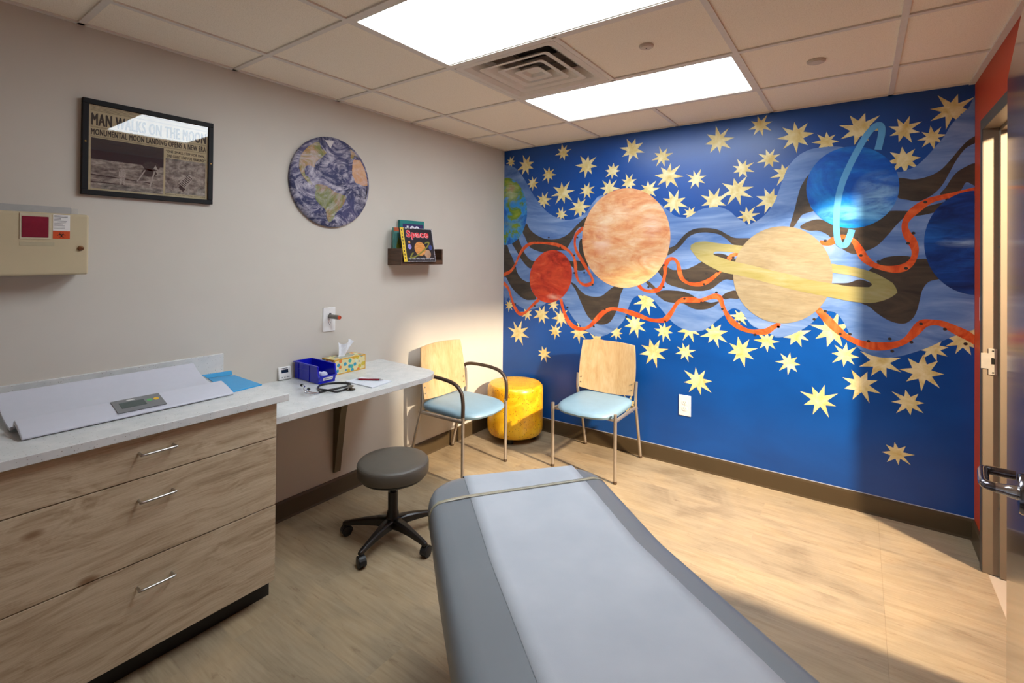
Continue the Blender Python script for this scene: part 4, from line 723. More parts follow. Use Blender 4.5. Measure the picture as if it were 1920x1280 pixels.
def moonphoto(x_0, y_0, x_1, y_1, sky, nm):
    bm_ = MB(); hz_ = y_0+(y_1-y_0)*.58 if sky else y_1
    bm_.box((x_0, y_0, .0131), (x_1, hz_, .0135))
    o = bm_.xf(Mf).build('news_photo', brush('lunar_ground_'+nm, [(.3, '#4b4340'), (.5, '#857c74'), (.7, '#b4aa9e')], (1, 1, 2.4 if sky else 1.3), 34 if sky else 46, .8, dist=.25, detail=9), pr_)
    if sky:
        MB().box((x_0, hz_, .0131), (x_1, y_1, .0135)).xf(Mf).build('black_sky', simple('printed_black_sky', '#2e2428', .8), o)
    return o
lp = moonphoto(x0+.004, yb+.004, x0+PW*.595, yt-.134, True, 'wide')
rp = moonphoto(x0+PW*.612, yb+.012, x1-.004, yt-.176, False, 'close')
M_g1 = simple('printed_pale_grey', '#a59b92', .8, var=.3, scale=200); M_g2 = simple('printed_dark_grey', '#3b3230', .8, var=.3, scale=150)
def flat(polys, mat, par, name, z=.0138):
    b = MB()
    for p in polys: b.add([(x, y, z) for x, y in p], [tuple(range(len(p)))])
    return b.xf(Mf).build(name, mat, par)
ax_, ay_ = x0+PW*.25, yb+.03       # small suited figure
def dk_(cx, cy, rx, ry, n=14): return [(cx+rx*cos(2*pi*k/n), cy+ry*sin(2*pi*k/n)) for k in range(n)]
flat([[(x0+.004, ay_+.028), (x0+PW*.5, ay_+.02), (x0+PW*.5, ay_+.016), (x0+.004, ay_+.034)], [(x0+.004, ay_-.002), (ax_+.006, ay_-.001), (ax_+.006, ay_+.002), (x0+.004, ay_+.003)]], M_g2, lp, 'printed_shadow', .0137)
flat([dk_(ax_, ay_+.062, .0085, .009), [(ax_-.013, ay_+.028), (ax_+.011, ay_+.028), (ax_+.013, ay_+.055), (ax_-.013, ay_+.056)], [(ax_-.010, ay_), (ax_-.002, ay_), (ax_, ay_+.03), (ax_-.011, ay_+.03)], [(ax_+.003, ay_), (ax_+.011, ay_), (ax_+.010, ay_+.03), (ax_, ay_+.03)]], M_g1, lp, 'printed_figure', .0141)
lx, ly_ = x0+PW*.46, yb+.075       # spindly lander
flat([dk_(lx+.012, ly_+.05, .034, .022, 8), dk_(lx+.005, ly_+.02, .03, .018, 8)], M_g2, lp, 'printed_lander', .0139)
flat([[(lx-.045, ly_-.03), (lx-.04, ly_-.03), (lx-.008, ly_+.03), (lx-.014, ly_+.03)], [(lx+.005, ly_-.045), (lx+.010, ly_-.045), (lx+.028, ly_+.03), (lx+.022, ly_+.03)], [(lx+.02, ly_+.04), (lx+.04, ly_+.035), (lx+.028, ly_+.058)], [(lx-.045, ly_-.03), (lx+.01, ly_-.02), (lx+.01, ly_-.016), (lx-.045, ly_-.025)]], M_g1, lp, 'printed_legs', .0142)
fxc, fyc = x0+PW*.80, yb+.075       # boot print
Mr = Matrix.Rotation(radians(52), 2)
def rot_(P, cx, cy): return [tuple(Mr @ Vector((a, b_)) + Vector((cx, cy))) for a, b_ in P]
flat([rot_([(-.045+.012*cos(a)*0+.0, 0)], 0, 0) and rot_([(.040*cos(a), .019*sin(a)) for a in [2*pi*k/20 for k in range(20)]], fxc, fyc)], M_g1, rp, 'printed_boot_print', .0138)
flat([rot_([(-.034+k*.0085, -.013), (-.030+k*.0085, -.013), (-.030+k*.0085, .013), (-.034+k*.0085, .013)], fxc, fyc) for k in range(8)]+[rot_([(-.028*0-.046, -.016), (-.030, -.018), (-.028, .012), (-.044, .01)], fxc+.004, fyc-.004)], M_g2, rp, 'printed_tread', .0141)
def mat_glass():
    x = N('picture_glass'); x.n.remove(x.b); tr = x.add('ShaderNodeBsdfTransparent'); gl = x.add('ShaderNodeBsdfGlossy'); gl.inputs['Roughness'].default_value = .02
    fr = x.add('ShaderNodeFresnel'); fr.inputs[0].default_value = 1.62; mu = x.add('ShaderNodeMath', operation='MULTIPLY'); mu.inputs[1].default_value = 1.0; x.L(fr.outputs[0], mu.inputs[0])
    mx_ = x.add('ShaderNodeMixShader'); x.L(mu.outputs[0], mx_.inputs[0]); x.L(tr.outputs[0], mx_.inputs[1]); x.L(gl.outputs[0], mx_.inputs[2])
    x.L(x.noise(x.coord(), 3, 1), gl.inputs['Roughness']); 
    rg = x.add('ShaderNodeMapRange'); rg.inputs[3].default_value = .01; rg.inputs[4].default_value = .03
    x.L(x.noise(x.coord(), 3, 1), rg.inputs[0]); x.L(rg.outputs[0], gl.inputs['Roughness'])
    x.L(mx_.outputs[0], x.out.inputs[0]); return x.m
b = MB(); b.add([(bw-.001, bw-.001, .0165), (FWd-bw+.001, bw-.001, .0165), (FWd-bw+.001, FHt-bw+.001, .0165), (bw-.001, FHt-bw+.001, .0165)], [(0, 1, 2, 3)]); b.xf(Mf).build('glass_pane', mat_glass(), pic)
for sx_, sz_ in ((bw*.5, FHt*.55), (FWd-bw*.5, FHt*.5)): MB().lathe([(.0035, .024), (.002, .0258)], 12, (sx_, sz_, 0)).xf(Mf).build('screw', simple('brass_screw', '#b08a4a', .35, .8), pic)

# round earth canvas
GY_, GZ_, GR = -1.783, 1.926, .272
er = empty('earth_wall_disc', 'round wall picture of the Earth with the Americas and western Africa', 'wall picture', (0, GY_, GZ_))
def mat_earth(nm, stops, ns, cloud=.5):
    x = N(nm).set(.6, spec=.3); v = x.coord((1, 1, 1)); c = x.ramp(x.noise(v, ns, 6, .65, .6), stops)
    sw = x.noise(x.coord((1, 1.1, 1.5), (.4, 0, 0)), 6.5, 9, .68, 2.6)
    k = x.ramp(sw, [(.44, (0, 0, 0, 1)), (.68, (cloud, cloud, cloud, 1))]); x.col(x.mix(k, c, '#c9c3cf')); return x.m
ME_sea = mat_earth('printed_ocean', [(.3, '#1c2038'), (.5, '#3a3d62'), (.65, '#524f72'), (.8, '#5e7aa6')], 5, .95)
b = MB(); b.lathe([(GR-.006, 0), (GR, .004), (GR, .020), (GR-.006, .027), (GR-.02, .030), (GR*.5, .0315), (.001, .032)], 96, ax=0)
b.build('disc', ME_sea, er)
def gpoly(P, mat, name, lab=None, d=.0327):
    b = MB(); q = bez([(y, z, 0) for y, z in P], 4, True); rr_ = random.Random(len(P)); L = []
    for v in q:
        y, z = v.x+rr_.uniform(-.0018, .0018), v.y+rr_.uniform(-.0018, .0018); r_ = math.hypot(y, z)
        if r_ > GR-.022: y, z = y/r_*(GR-.022), z/r_*(GR-.022)
        L.append((d, y, z))
    b.add(L, [tuple(range(len(L)))]); o = b.build(name, mat, er)
    if lab: o['label'] = lab
G1 = mat_earth('printed_green_land', [(.3, '#56602f'), (.45, '#7c7f45'), (.6, '#a57e50'), (.75, '#8f9161')], 9, .7)
G2 = mat_earth('printed_green_brown_land', [(.3, '#4a552f'), (.46, '#777d4a'), (.6, '#96694a'), (.8, '#a8906e')], 8, .5)
G3 = mat_earth('printed_desert_land', [(.3, '#a8764a'), (.5, '#c08e64'), (.7, '#cfa784')], 6, .35)
G4 = mat_earth('printed_ice', [(.3, '#b9b4b4'), (.7, '#d4cfcf')], 8, .3)
for k_, mm in (('north_america', G1), ('south_america', G2), ('africa', G3), ('greenland', G4), ('europe', G1), ('southern_africa', G3)):
    gpoly(M_land[k_], mm, 'printed_land')

# small book ledge
M_wal = N('walnut_ledge').set(.5); _v = M_wal.coord((1, 1.2, 14)); M_wal.col(M_wal.ramp(M_wal.noise(_v, 5, 5, .6, .6), [(.3, '#35241a'), (.55, '#513726'), (.8, '#6b4a34')])); M_wal = M_wal.m
SY0, SY1, SZ0, SZ1, SD = -1.334, -.935, 1.419, 1.531, .135
sh = empty('book_ledge', 'small dark walnut wall ledge holding three children\'s books', 'wall shelf', (0, (SY0+SY1)/2, SZ0))
SP = (0, (SY0+SY1)/2, SZ0)
loc(MB().box((0, SY0+.012, SZ0), (SD, SY1-.012, SZ0+.012)), SP).build('bottom_board', M_wal, sh)
loc(MB().box((0, SY0+.012, SZ0+.012), (.012, SY1-.012, SZ1)), SP).build('back_board', M_wal, sh)
for y_ in (SY0, SY1-.012): loc(MB().box((0, y_, SZ0), (SD, y_+.012, SZ1)), SP).build('end_panel', M_wal, sh)
loc(MB().box((SD-.010, SY0+.012, SZ0+.012), (SD, SY1-.012, SZ0+.034)), SP).build('front_lip', M_wal, sh)
def book(name, lab, y0, w_, h_, th, x_, lean, cover, roll=0, zb=SZ0+.0125):
    # local frame: X along the wall (+y), Y up, Z out of the wall; leaning back by `lean`
    e = empty(name, lab, 'book')
    M_ = frame_mat((x_, y0, zb), (0, 1, 0), (0, 0, 1)) @ Matrix.Rotation(-lean, 4, 'X') @ Matrix.Rotation(roll, 4, 'Z'); e.matrix_world = M_
    MB().box((.002, .002, .0015), (w_-.002, h_-.002, th-.0015)).build('pages', simple('cream_pages', '#ded6c2', .8), e)
    b = MB(); b.box((0, 0, 0), (w_, h_, .002)); b.box((0, 0, th-.002), (w_, h_, th)); b.box((0, 0, 0), (.002, h_, th)); cv = b.build('cover', cover, e)
    return e, cv
bk, cv = book('picture_book', 'teal book standing at the back of the ledge, showing a white 100', -1.252, .232, .300, .016, .016, radians(1.0), simple('teal_cover', '#177f7c', .35))
MB().box((.025, .02, .0161), (.222, .276, .0164)).build('cover_panel', simple('deep_purple_print', '#2d2560', .4), cv)
t_ = text_mb('100', .120, .05, .05); t_.xf(Matrix.Translation((.062, .212, .0167))); t_.build('cover_number', simple('white_ink', '#e6e6ee', .5), cv)
bk, cv = book('picture_book', 'green and orange book at the left end of the ledge, mostly hidden by the others', -1.320, .20, .243, .014, .036, radians(1.5), simple('green_cover', '#5f9a92', .4, var=.2, scale=14))
MB().box((.0, .218, .0141), (.20, .243, .0144)).build('cover_band', simple('rust_print', '#b0532e', .5), cv)
MB().add([(.02, .11, .0142), (.05, .06, .0142), (.07, .13, .0142), (.04, .18, .0142)], [(0, 1, 2, 3)]).build('cover_picture', simple('olive_print', '#8a8a2c', .5, var=.3, scale=40), cv)
bw_, bh_ = .300, .238; KX, KY = bw_/.208, bh_/.222
bk, cv = book('picture_book', 'black book titled Space with a ringed planet, leaning back at the front of the ledge', -1.320, bw_, bh_, .010, .1412, radians(12), simple('black_cover', '#17141c', .35), zb=SZ0+.020)
z_ = .0102
MB().box((0, 0, .0101), (.030, bh_, z_+.0002)).build('spine_strip', simple('yellow_print', '#dcb92c', .45), cv)
b = MB()
for k in range(9): b.box((.010, .02+k*.024, z_+.0003), (.018, .034+k*.024, z_+.0004))
b.build('spine_words', M_black, cv)
b = MB(); ds = .0055
for k in range(22):
    b.box((.034+k*.0121, 0.0005, z_), (.034+k*.0121+ds, ds, z_+.0004)); b.box((.034+k*.0121, bh_-ds, z_), (.034+k*.0121+ds, bh_-.0005, z_+.0004))
for k in range(20): b.box((bw_-ds, .002+k*.0118, z_), (bw_-.0005, .002+k*.0118+ds, z_+.0004))
b.build('checked_border', simple('white_ink', '#e6e6ee', .5), cv)
t_ = text_mb('Space', .208, .066, .05, 1.1); t_.xf(Matrix.Translation((.050, .156, z_+.0001))); t_.build('title_outline', simple('pink_ink', '#f0b0b0', .5), cv)
t_ = text_mb('Space', .204, .060, 0, 1.1, 2, .004); t_.xf(Matrix.Translation((.053, .159, z_+.0004))); t_.build('cover_title', simple('red_ink', '#d81e30', .5), cv)
t_ = text_mb('For kids who really love space!', .24, .017, 0); t_.xf(Matrix.Translation((.045, .012, z_+.0003))); t_.build('subtitle', simple('white_ink', '#e6e6ee', .5), cv)
def cpoly(P, z, nm, mat): b = MB(); b.add([(x*KX, y*KY, z) for x, y in P], [tuple(range(len(P)))]); return b.build(nm, mat, cv)
Mpl = brush('printed_orange_planet', [(.3, '#a8622c'), (.5, '#cf8a3e'), (.7, '#d9a070')], (1, 1, 8), 10, .5, (0, .5, 0))
def erot(cx, cy, rx, ry, a0, n=40): return [(cx+rx*cos(t)*cos(a0)-ry*sin(t)*sin(a0), cy+rx*cos(t)*sin(a0)+ry*sin(t)*cos(a0)) for t in [2*pi*k/n for k in range(n)]]
cpoly(dk_(.158, .052, .022, .028, 20), z_+.0002, 'printed_planet', simple('printed_tan_planet', '#b08a6c', .5, var=.2, scale=30))
cpoly(dk_(.112, .086, .036, .046, 28), z_+.0004, 'printed_planet', Mpl)
cpoly(dk_(.046, .098, .012, .016, 16), z_+.0002, 'printed_planet', simple('printed_violet_planet', '#8f86c8', .5, var=.3, scale=60))
cpoly(dk_(.047, .128, .007, .008, 14), z_+.0002, 'printed_planet', simple('printed_small_orange', '#c88a3c', .5))
cpoly(dk_(.182, .095, .012, .018, 16), z_+.0002, 'printed_planet', simple('printed_blue_planet', '#3a4a8c', .5, var=.3, scale=60))
o_ = erot(.110, .078, .088, .022, radians(38)); i_ = erot(.110, .078, .074, .013, radians(38)); b = MB(); n_ = 40
b.add([(x*KX, y*KY, z_+.0006) for x, y in o_+i_], [(k, k+1, n_+k+1, n_+k) for k in range(19, 39)]+[(39, 0, n_, 2*n_-1)]+[(k, k+1, n_+k+1, n_+k) for k in list(range(0, 5))+list(range(14, 19))])
b.build('printed_ring', simple('printed_olive_ring', '#7f7d2c', .5), cv)

# sharps container in its cabinet
shp = empty('sharps_cabinet', 'beige wall-mounted sharps disposal cabinet with red window', 'sharps container', (0, -3.12, 1.40)); SHP = (0, -3.12, 1.40)
M_bei = simple('beige_plastic', '#c2b493', .45, var=.03, scale=10)
yy0, yy1 = -3.34, -2.952
loc(MB().box((.012, yy0, 1.402), (.122, yy1, 1.640)), SHP).build('box', M_bei, shp, bevel=.009, seg=3)
loc(MB().box((0, yy0+.02, 1.45), (.013, -2.985, 1.672)), SHP).build('wall_bracket', simple('pale_grey_bracket', '#a9a8a6', .5), shp, bevel=.001)
loc(MB().box((.0, -2.984, 1.60), (.012, -2.962, 1.668)), SHP).build('bracket_tab', simple('pale_bracket', '#bdbab2', .5), shp)
loc(MB().box((.1215, -3.152, 1.538), (.1245, -3.066, 1.634)), SHP).build('window_bezel', simple('beige_light', '#c2b89e', .45), shp, bevel=.001)
loc(MB().box((.118, -3.147, 1.544), (.1262, -3.072, 1.624)), SHP).build('red_window', simple('translucent_red', '#7c2236', .2, var=.15, scale=12, coat=.3), shp, bevel=.003)
lb_ = loc(MB().box((.1221, -3.060, 1.572), (.1228, -3.011, 1.634)), SHP).build('warning_label', M_white, shp)
b = MB(); rr = random.Random(2)
for k in range(11):
    zz = 1.629-k*.0048; b.box((.1229, -3.057, zz), (.1231, -3.057+rr.uniform(.018, .040), zz+.0012 if k > 3 else zz+.002))
loc(b, SHP).build('label_print', simple('grey_ink', '#55565a', .6), lb_)
ol = loc(MB().box((.1221, -3.060, 1.542), (.1228, -3.011, 1.572)), SHP).build('biohazard_label', simple('orange_sticker', '#cc4a12', .45), shp, label='orange biohazard sticker')
Mb = frame_mat((.1231-SHP[0], -3.0355-SHP[1], 1.556-SHP[2]), (0, 1, 0), (0, 0, 1)); b = MB()
for k in range(3):
    a = pi/2+k*2*pi/3; cx, cy = .0062*cos(a), .0062*sin(a); n_ = 20; P = []
    for t in range(n_+1):
        th = a+radians(35)+t/n_*radians(290)+0; r1, r2 = .0062, .0043
        P.append((cx-r1*cos(th-pi+pi)*-1, cy+r1*sin(th), 0)); P.append((cx+.0006*cos(a)+r2*cos(th), cy+.0006*sin(a)+r2*sin(th), 0))
    b.add(P, [(2*t, 2*t+2, 2*t+3, 2*t+1) for t in range(n_)])
rg = [(.0052*cos(2*pi*k/24), .0052*sin(2*pi*k/24), .0001) for k in range(24)]+[(.0043*cos(2*pi*k/24), .0043*sin(2*pi*k/24), .0001) for k in range(24)]
b.add(rg, [(k, (k+1) % 24, 24+(k+1) % 24, 24+k) for k in range(24)])
b.xf(Mb).build('biohazard_symbol', M_black, ol)
loc(MB().lathe([(.010, .121), (.010, .126), (.0085, .129), (.005, .1295), (.005, .127)], 24, (0, -2.978, 1.506), ax=0), SHP).build('lock', simple('brass_lock', '#8c6f50', .3, .9), shp)
loc(MB().box((.1218, -3.15, 1.513), (.1228, -3.055, 1.528)), SHP).build('raised_strip', simple('beige_raised', '#b0a689', .45), shp, bevel=.0004)

# ================= CHAIRS =================
M_tube = simple('pale_champagne_metal', '#b7aca0', .32, .75, var=.04)
M_seat = simple('light_blue_vinyl', '#7897ac', .42, var=.04, scale=18, bump=.05)
def mat_beech():
    x = N('beech_plywood').set(.32, spec=.45); c = x.ramp(x.noise(x.coord((1.2, 1, .35)), 7, 5, .6, 2.2), [(.3, '#b38f60'), (.5, '#c2a276'), (.72, '#cdb289')])
    f = x.noise(x.coord((30, 1, 3)), 5, 4); x.col(x.mix(.18, c, x.ramp(f, [(.35, '#b98f5c'), (.65, '#e6cda0')]))); return x.m
M_beech = mat_beech()
M_arm = simple('dark_brown_arm', '#3c2f27', .4, var=.06)
def make_chair(name, label, arms):
    e = empty(name, label, 'chair')
    zt = .62 if arms else .588
    for s in (-1, 1):
        x = .224*s
        P = [(x, 0, .006), (x, -.055, .22), (x*1.01, -.100, .365), (x*1.02, -.120, .42), (x*1.035, -.128, .50), (x*1.04, -.120, zt)]
        lg = MB().tube([P[0]]+bez(P[1:], 6)[0:], .011, 12).build('rear_leg', M_tube, e)
        MB().lathe([(.012, 0), (.0135, .004), (.0135, .012), (.011, .018)], 14, (x, 0, 0)).build('foot_glide', simple('glide_brown', '#5b4a3a', .3, .4), lg)
        lg = MB().tube([(.234*s, -.507, .006), (.234*s, -.507, .452)], .011, 12).build('front_leg', M_tube, e)
        MB().lathe([(.012, 0), (.0135, .004), (.0135, .012), (.011, .018)], 14, (.234*s, -.507, 0)).build('foot_glide', simple('glide_brown', '#5b4a3a', .3, .4), lg)
        MB().tube([(.234*s, -.507, .408), (.224*s, -.095, .398)], .010, 10, flat=1.3).build('side_rail', M_tube, e)
        if arms:
            P = [(.236*s, -.508, .442), (.238*s, -.510, .53), (.240*s, -.495, .60), (.240*s, -.44, .645), (.240*s, -.33, .663), (.238*s, -.20, .664), (.238*s, -.145, .657), (.234*s, -.108, .640), (.233*s, -.118, .605)]
            MB().tube(bez(P, 6), .0125, 12).build('armrest', M_arm, e, label='dark brown curved arm')
    MB().tube([(-.234, -.470, .400), (.234, -.470, .400)], .008, 8).build('cross_rail', M_tube, e)
    MB().tube([(-.224, -.11, .396), (.224, -.11, .396)], .008, 8).build('cross_rail', M_tube, e)
    # padded seat
    n = 48; base = []
    for k in range(n):
        a = 2*pi*k/n; c_, s_ = cos(a), sin(a); ex_ = 2/5.0
        x = .221*math.copysign(abs(c_)**ex_, c_); y = .236*math.copysign(abs(s_)**ex_, s_)
        if y < 0: y -= .045*(1-(x/.221)**2)*(-y/.236); x *= 1-.03*(-y/.236)
        else: x *= .985
        base.append((x, y-.305))
    cx, cy = 0, -.305; prof = [(.86, .404), (.96, .410), (.995, .424), (1.0, .436), (.985, .447), (.94, .456), (.84, .463), (.6, .468), (.3, .470)]
    vs = []
    for sc_, z in prof:
        for x, y in base:
            dip = -.012*max(0, (-(y-cy))/.28)**2*sc_ if z > .43 else 0
            vs.append(((x-cx)*sc_+cx, (y-cy)*sc_+cy, z+dip))
    fs = [(k*n+i, k*n+(i+1) % n, (k+1)*n+(i+1) % n, (k+1)*n+i) for k in range(len(prof)-1) for i in range(n)]
    fs.append(tuple(range(n-1, -1, -1))); fs.append(tuple(range((len(prof)-1)*n, len(prof)*n)))
    MB().add(vs, fs, 0, True).build('seat', M_seat, e, label='light blue vinyl seat pad')
    # curved plywood back
    g = []; U, Vn = 16, 12; th = .011
    for lay in (0, 1):
        for j in range(Vn+1):
            v = j/Vn
            for i in range(U+1):
                u = i/U*2-1
                hw = .216-.010*v**2+.008*sin(pi*v)
                z = .487+v*.352+(-.020*(1-v)+.010*v)*(1-u*u)
                x = hw*u; y = -.128+.048*v+.022*(1-u*u)
                g.append((x, y-lay*th+.0, z))
    R = (U+1)*(Vn+1); fs = []
    for j in range(Vn):
        for i in range(U):
            a = j*(U+1)+i; fs.append((a, a+1, a+U+2, a+U+1)); fs.append((R+a, R+a+U+1, R+a+U+2, R+a+1))
    for i in range(U): fs.append((i, R+i, R+i+1, i+1)); a = Vn*(U+1)+i; fs.append((a, a+1, R+a+1, R+a))
    for j in range(Vn): a = j*(U+1); fs.append((a, a+U+1, R+a+U+1, R+a)); a += U; fs.append((a, R+a, R+a+U+1, a+U+1))
    bk = MB().add(g, fs, 0, True).build('backrest', M_beech, e, label='curved pale beech back panel')
    for s in (-1, 1):
        for z in (.525, .565): MB().lathe([(.005, 0), (.004, -.003)], 10, (s*.202, -.138+.048*(z-.487)/.352, z), ax=1).build('screw', M_steel, bk)
    return e
c2 = make_chair('side_chair', 'armless beech-backed chair with light blue seat against the blue mural wall', False); c2.location = (1.086, -.048, 0); c2.rotation_euler = (0, 0, radians(1))
c1 = make_chair('arm_chair', 'dark-armed chair with beech back and light blue seat beside the end of the desk', True); c1.location = (.038, -.93, 0); c1.rotation_euler = (0, 0, radians(90))

# ================= YELLOW POUF =================
def mat_pouf():
    x = N('yellow_speckled_vinyl').set(.33, spec=.5, coat=.15); v = x.coord()
    base = x.ramp(x.noise(v, 7, 5, .6, 1.2), [(.3, '#d08a08'), (.5, '#e3a80f'), (.7, '#efc02a')])
    vo = x.add('ShaderNodeTexVoronoi'); vo.inputs['Scale'].default_value = 78; x.L(x.coord((1, 1, .8)), vo.inputs['Vector'])
    sp = x.ramp(vo.outputs['Distance'], [(.2, (1, 1, 1, 1)), (.3, (0, 0, 0, 1))])
    sep = x.add('ShaderNodeSeparateColor'); x.L(vo.outputs['Color'], sep.inputs[0]); pk = x.ramp(sep.outputs[1], [(.5, (0, 0, 0, 1)), (.54, (1, 1, 1, 1))])
    x.col(x.mix(x.mix(1, sp, pk, 'MULTIPLY'), base, '#7a4a10')); return x.m
pf = empty('round_pouf', 'yellow speckled cylindrical pouf in the corner between the two chairs', 'pouf', (.325, -.262, 0))
b = MB(); b.lathe([(.16, .042), (.19, .043), (.212, .052), (.224, .075), (.227, .12), (.227, .40), (.223, .425), (.208, .443), (.18, .449), (.05, .452)], 64); b.build('cushion', mat_pouf(), pf)
for k in range(4): a = radians(20+90*k); MB().lathe([(.024, 0), (.026, .01), (.026, .043)], 18, (.15*cos(a), .15*sin(a), 0)).build('foot', M_black, pf)

# ================= STOOL =================
st = empty('rolling_stool', 'grey round rolling stool with black five-star base in front of the desk', 'stool', (.631, -1.815, 0))
M_gry = simple('warm_grey_vinyl', '#5d5850', .45, var=.04, scale=14, bump=.05)
MB().lathe([(.165, .338), (.178, .341), (.184, .35), (.185, .392), (.183, .401), (.177, .409), (.168, .413), (.12, .4145), (.02, .415)], 64).build('seat', M_gry, st)
MB().tube([(.1802*cos(2*pi*k/48), .1802*sin(2*pi*k/48), .4035) for k in range(48)], .0016, 6, closed=True).build('seat_piping', M_gry, st)
MB().lathe([(.09, .318), (.165, .326), (.172, .336), (.165, .34)], 48).build('seat_plate', M_black, st)
M_bk = simple('black_nylon', '#1a1614', .32, var=.15)
MB().lathe([(.034, .112), (.030, .14), (.026, .15), (.026, .24), (.025, .246)], 28).build('column', M_bk, st)
MB().lathe([(.016, .24), (.016, .322)], 20).build('gas_lift', M_bk, st)
MB().tube([(.0, -.02, .318), (.045, -.035, .306), (.075, -.05, .304)], .004, 8).build('height_lever', M_bk, st)
bs = MB(); bs.lathe([(.036, .062), (.042, .07), (.042, .104), (.034, .118), (.02, .12)], 30); hub = bs.build('base_hub', M_bk, st)
for k in range(5):
    a = radians(284+72*k); c_, s_ = cos(a), sin(a)
    def lp_(r, o, z): return (r*c_-o*s_, r*s_+o*c_, z)
    secs = [(.02, .030, .064, .112), (.08, .024, .070, .110), (.15, .018, .068, .100), (.22, .014, .062, .086), (.255, .014, .058, .078), (.268, .010, .058, .074)]
    vs = []; fs = []
    for r, hw, z0, z1 in secs: vs += [lp_(r, -hw, z0), lp_(r, hw, z0), lp_(r, hw, z1-.008), lp_(r, hw*.55, z1), lp_(r, -hw*.55, z1), lp_(r, -hw, z1-.008)]
    for q in range(len(secs)-1):
        for i in range(6): j = (i+1) % 6; fs.append((q*6+i, q*6+j, (q+1)*6+j, (q+1)*6+i))
    fs.append((5, 4, 3, 2, 1, 0)); q = (len(secs)-1)*6; fs.append(tuple(range(q, q+6)))
    leg = MB().add(vs, fs).build('base_spoke', M_bk, st, bevel=.003)
    ca = a+radians(60+40*k); wx, wy = .257*c_, .257*s_; dx, dy = cos(ca), sin(ca)
    cs_ = MB(); cs_.lathe([(.008, .045), (.008, .06)], 12, (wx, wy, 0))
    nx_, ny_ = -dy, dx
    for s in (-1, 1):
        w_ = MB().lathe([(.018, .004), (.0245, .006), (.0255, .011), (.0245, .018), (.014, .021)], 24, ax=0)
        R_ = Matrix.Rotation(math.atan2(ny_*s, nx_*s), 4, 'Z'); w_.xf(Matrix.Translation((wx+dx*.008, wy+dy*.008, .0256)) @ R_); cs_.add(w_.v, w_.f, 0, True)
    # hood over the twin wheels
    H_ = MB(); P = [(.030*cos(t), .0256+.031*sin(t)) for t in [radians(-10+q*20) for q in range(11)]]
    Pi = [(.0265*cos(t), .0256+.0275*sin(t)) for t in [radians(-10+q*20) for q in range(11)]][::-1]
    H_.prism(P+Pi, 1, -.0155, .0155); H_.xf(Matrix.Translation((wx+dx*.008, wy+dy*.008, 0)) @ Matrix.Rotation(ca, 4, 'Z')); cs_.add(H_.v, H_.f)
    cs_.build('caster', simple('caster_black', '#1d1d1e', .4, var=.1), leg)

# ================= EXAM TABLE =================
EV = Vector((.756, -.655, 0)).normalized(); PV = Vector((.655, .756, 0)).normalized()
e0 = 2.372; pc = -.488
bo = EV*2.95+PV*pc
tbl = bpy.data.objects.new('exam_table', None); C.objects.link(tbl)
tag(tbl, 'grey padded exam table in the foreground with a strip of white paper', 'exam table')
Mt = Matrix((EV, PV, Vector((0, 0, 1)))).transposed().to_4x4(); Mt.translation = (bo.x, bo.y, 0); tbl.matrix_world = Mt
M_pad = simple('blue_grey_vinyl', '#6f757b', .36, var=.025, scale=6, spec=.5)
ZT = .62; kx = 0.0; tilt = .114
def zup(x): # gentle rise of the back section towards the head
    w_ = .05
    if x < kx-w_: return 0
    if x > kx+w_: return tilt*(x-kx)
    t = (x-kx+w_)/(2*w_); return tilt*w_*t*t
hw = .348; L0 = e0-2.95; L1 = 1.28; rc_ = .15
out = []
for cx, cy, a0 in ((L1-.12, hw-.12, 0), (L0+rc_, hw-rc_, 90), (L0+rc_, -hw+rc_, 180), (L1-.12, -hw+.12, 270)):
    r_ = .12 if cx > 0 else rc_
    for k in range(9): a = radians(a0+k*11.25); out.append((cx+r_*cos(a), cy+r_*sin(a)))
# subdivide long sides
full = []
for i in range(len(out)):
    p, q = out[i], out[(i+1) % len(out)]; d = math.hypot(q[0]-p[0], q[1]-p[1]); n = max(1, int(d/.045))
    for k in range(n): full.append((p[0]+(q[0]-p[0])*k/n, p[1]+(q[1]-p[1])*k/n))
n = len(full)
def inset(pt, d):
    x, y = pt; ix0, ix1 = L0+d, L1-d; iy = hw-d
    cx0 = L0+rc_; cx1 = L1-.12
    # shrink towards the rounded-rect skeleton
    sx = min(max(x, L0+rc_), L1-.12); sy = min(max(y, -hw+rc_), hw-rc_)
    vx, vy = x-sx, y-sy; l = math.hypot(vx, vy)
    if l < 1e-6: return (x, y)
    return (sx+vx*(l-d)/l, sy+vy*(l-d)/l)
prof = [(.03, .505), (.012, .508), (.003, .516), (0, .53), (0, .565), (.004, .586), (.013, .603), (.026, .613), (.042, .6185), (.062, .62)]
vs = []
for d, z in prof:
    for p in full: x, y = inset(p, d); vs.append((x, y, z))
fs = [(k*n+i, k*n+(i+1) % n, (k+1)*n+(i+1) % n, (k+1)*n+i) for k in range(len(prof)-1) for i in range(n)]
b = MB(); b.add(vs, fs, 0, True)
import bmesh
cushion = b.build('cushion', M_pad, tbl, label='blue-grey upholstered top')
bm = bmesh.new(); bm.from_mesh(cushion.data)
for lo, hi in ((0, .51), (.61, .63)):
    be = [e for e in bm.edges if e.is_boundary and all(lo < v.co.z < hi for v in e.verts)]
    bmesh.ops.triangle_fill(bm, use_beauty=True, use_dissolve=False, edges=be)
for kx_ in (-.05, -.03, -.015, 0, .015, .03, .05):
    bmesh.ops.bisect_plane(bm, geom=bm.verts[:]+bm.edges[:]+bm.faces[:], plane_co=(kx_, 0, 0), plane_no=(1, 0, 0))
for v in bm.verts: v.co.z += zup(v.co.x)
for f in bm.faces: f.smooth = True
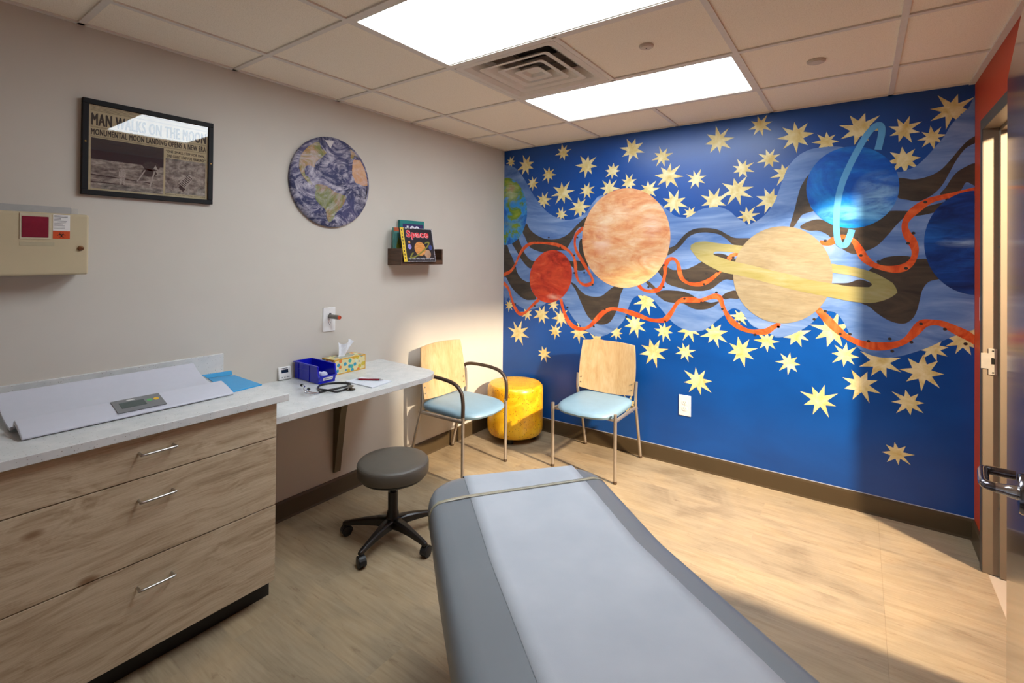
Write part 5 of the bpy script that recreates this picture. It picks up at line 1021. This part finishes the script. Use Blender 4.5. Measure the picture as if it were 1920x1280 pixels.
bmesh.ops.recalc_face_normals(bm, faces=bm.faces); bm.to_mesh(cushion.data); bm.free()
# paper strip
M_pap = N('exam_paper').set(.75, spec=.25); M_pap.col(M_pap.ramp(M_pap.noise(M_pap.coord((1, 1, 1)), 5, 3), [(.3, '#a6abb2'), (.7, '#b0b4ba')]))
M_pap.bump(M_pap.noise(M_pap.coord((1, 1, 1)), 700, 2), .25, .0006); M_pap = M_pap.m
pl0, pl1 = -.690-pc, -.2346-pc
b = MB(); rows = []
rp_ = random.Random(4)
xs_ = [L0-.012, L0-.010, L0-.004, L0+.004, L0+.018, L0+.035, L0+.06]+[L0+.06+.04*k for k in range(1, 50) if L0+.06+.04*k < L1-.03]
zs_ = [.545, .575, .598, .609, .6165, .6192, .6203]
g = []
for i, x in enumerate(xs_):
    zz = zs_[i] if i < len(zs_) else .6204+zup(x)
    for k in range(13):
        t = k/12; y = pl0+(pl1-pl0)*t
        wv = .0012*sin(x*9+t*5)*sin(t*pi)+.0008*sin(x*23+t*9) if i > 6 else 0
        g.append((x+(t-.5)*-.03*(1 if i > 3 else .3)*0, y, zz+abs(wv)))
b.add(g, [(i*13+k, i*13+k+1, (i+1)*13+k+1, (i+1)*13+k) for i in range(len(xs_)-1) for k in range(12)], 0, True)
pp = b.build('table_paper', M_pap, keepn=False); pp.matrix_world = Mt
tag(pp, 'white paper strip laid along the grey exam table', 'exam paper')
so = pp.modifiers.new('s', 'SOLIDIFY'); so.thickness = .0004; so.offset = 1
# clear paper strap across the foot end
x_f = lambda y: (2.553-2.95)-.075*(y-.0)
P = [(x_f(-hw)-.0, -hw-.0025, .53), (x_f(-hw), -hw-.0015, .568), (x_f(-hw), -hw+.004, .590), (x_f(-hw), -hw+.014, .606), (x_f(-hw), -hw+.030, .617), (x_f(-hw), -hw+.06, .6225)]
P += [(x_f(y), y, .6245) for y in [-.22+.05*k for k in range(10)]]
P += [(x_f(hw), hw-.06, .6225), (x_f(hw), hw-.030, .617), (x_f(hw), hw-.014, .606), (x_f(hw), hw-.004, .590), (x_f(hw), hw+.0015, .568), (x_f(hw), hw+.0025, .53)]
g = [];
for x, y, z in P: g += [(x-.009, y, z), (x+.009, y, z)]
def mat_strap():
    x = N('clear_vinyl_strap').set(.2, spec=.5); x.col(x.ramp(x.noise(x.coord(), 20, 2), [(.3, '#aba58d'), (.7, '#b8b29a')])); x.b.inputs['Alpha'].default_value = .62; return x.m
s_ = MB().add(g, [(2*i, 2*i+1, 2*i+3, 2*i+2) for i in range(len(P)-1)], 0, True).build('paper_strap', mat_strap(), tbl, keepn=True, label='thin clear strap holding the paper')
so = s_.modifiers.new('s', 'SOLIDIFY'); so.thickness = .0012
# pedestal and frame
MB().box((.1, -.29, .03), (.98, .29, .42)).build('pedestal', simple('pale_grey_shroud', '#b5b5b3', .4, var=.02), tbl, bevel=.02, seg=3)
MB().box((.05, -.31, 0), (1.05, .31, .045)).build('base_plate', simple('charcoal_base', '#2f3033', .5), tbl, bevel=.01)
b = MB(); b.box((L0+.12, -.26, .478), (L1-.1, -.22, .506)).box((L0+.12, .22, .478), (L1-.1, .26, .506)).box((L0+.12, -.26, .478), (L0+.16, .26, .506)).box((.15, -.22, .415), (.9, .22, .506)); b.build('support_frame', simple('charcoal_base', '#2f3033', .5), tbl)
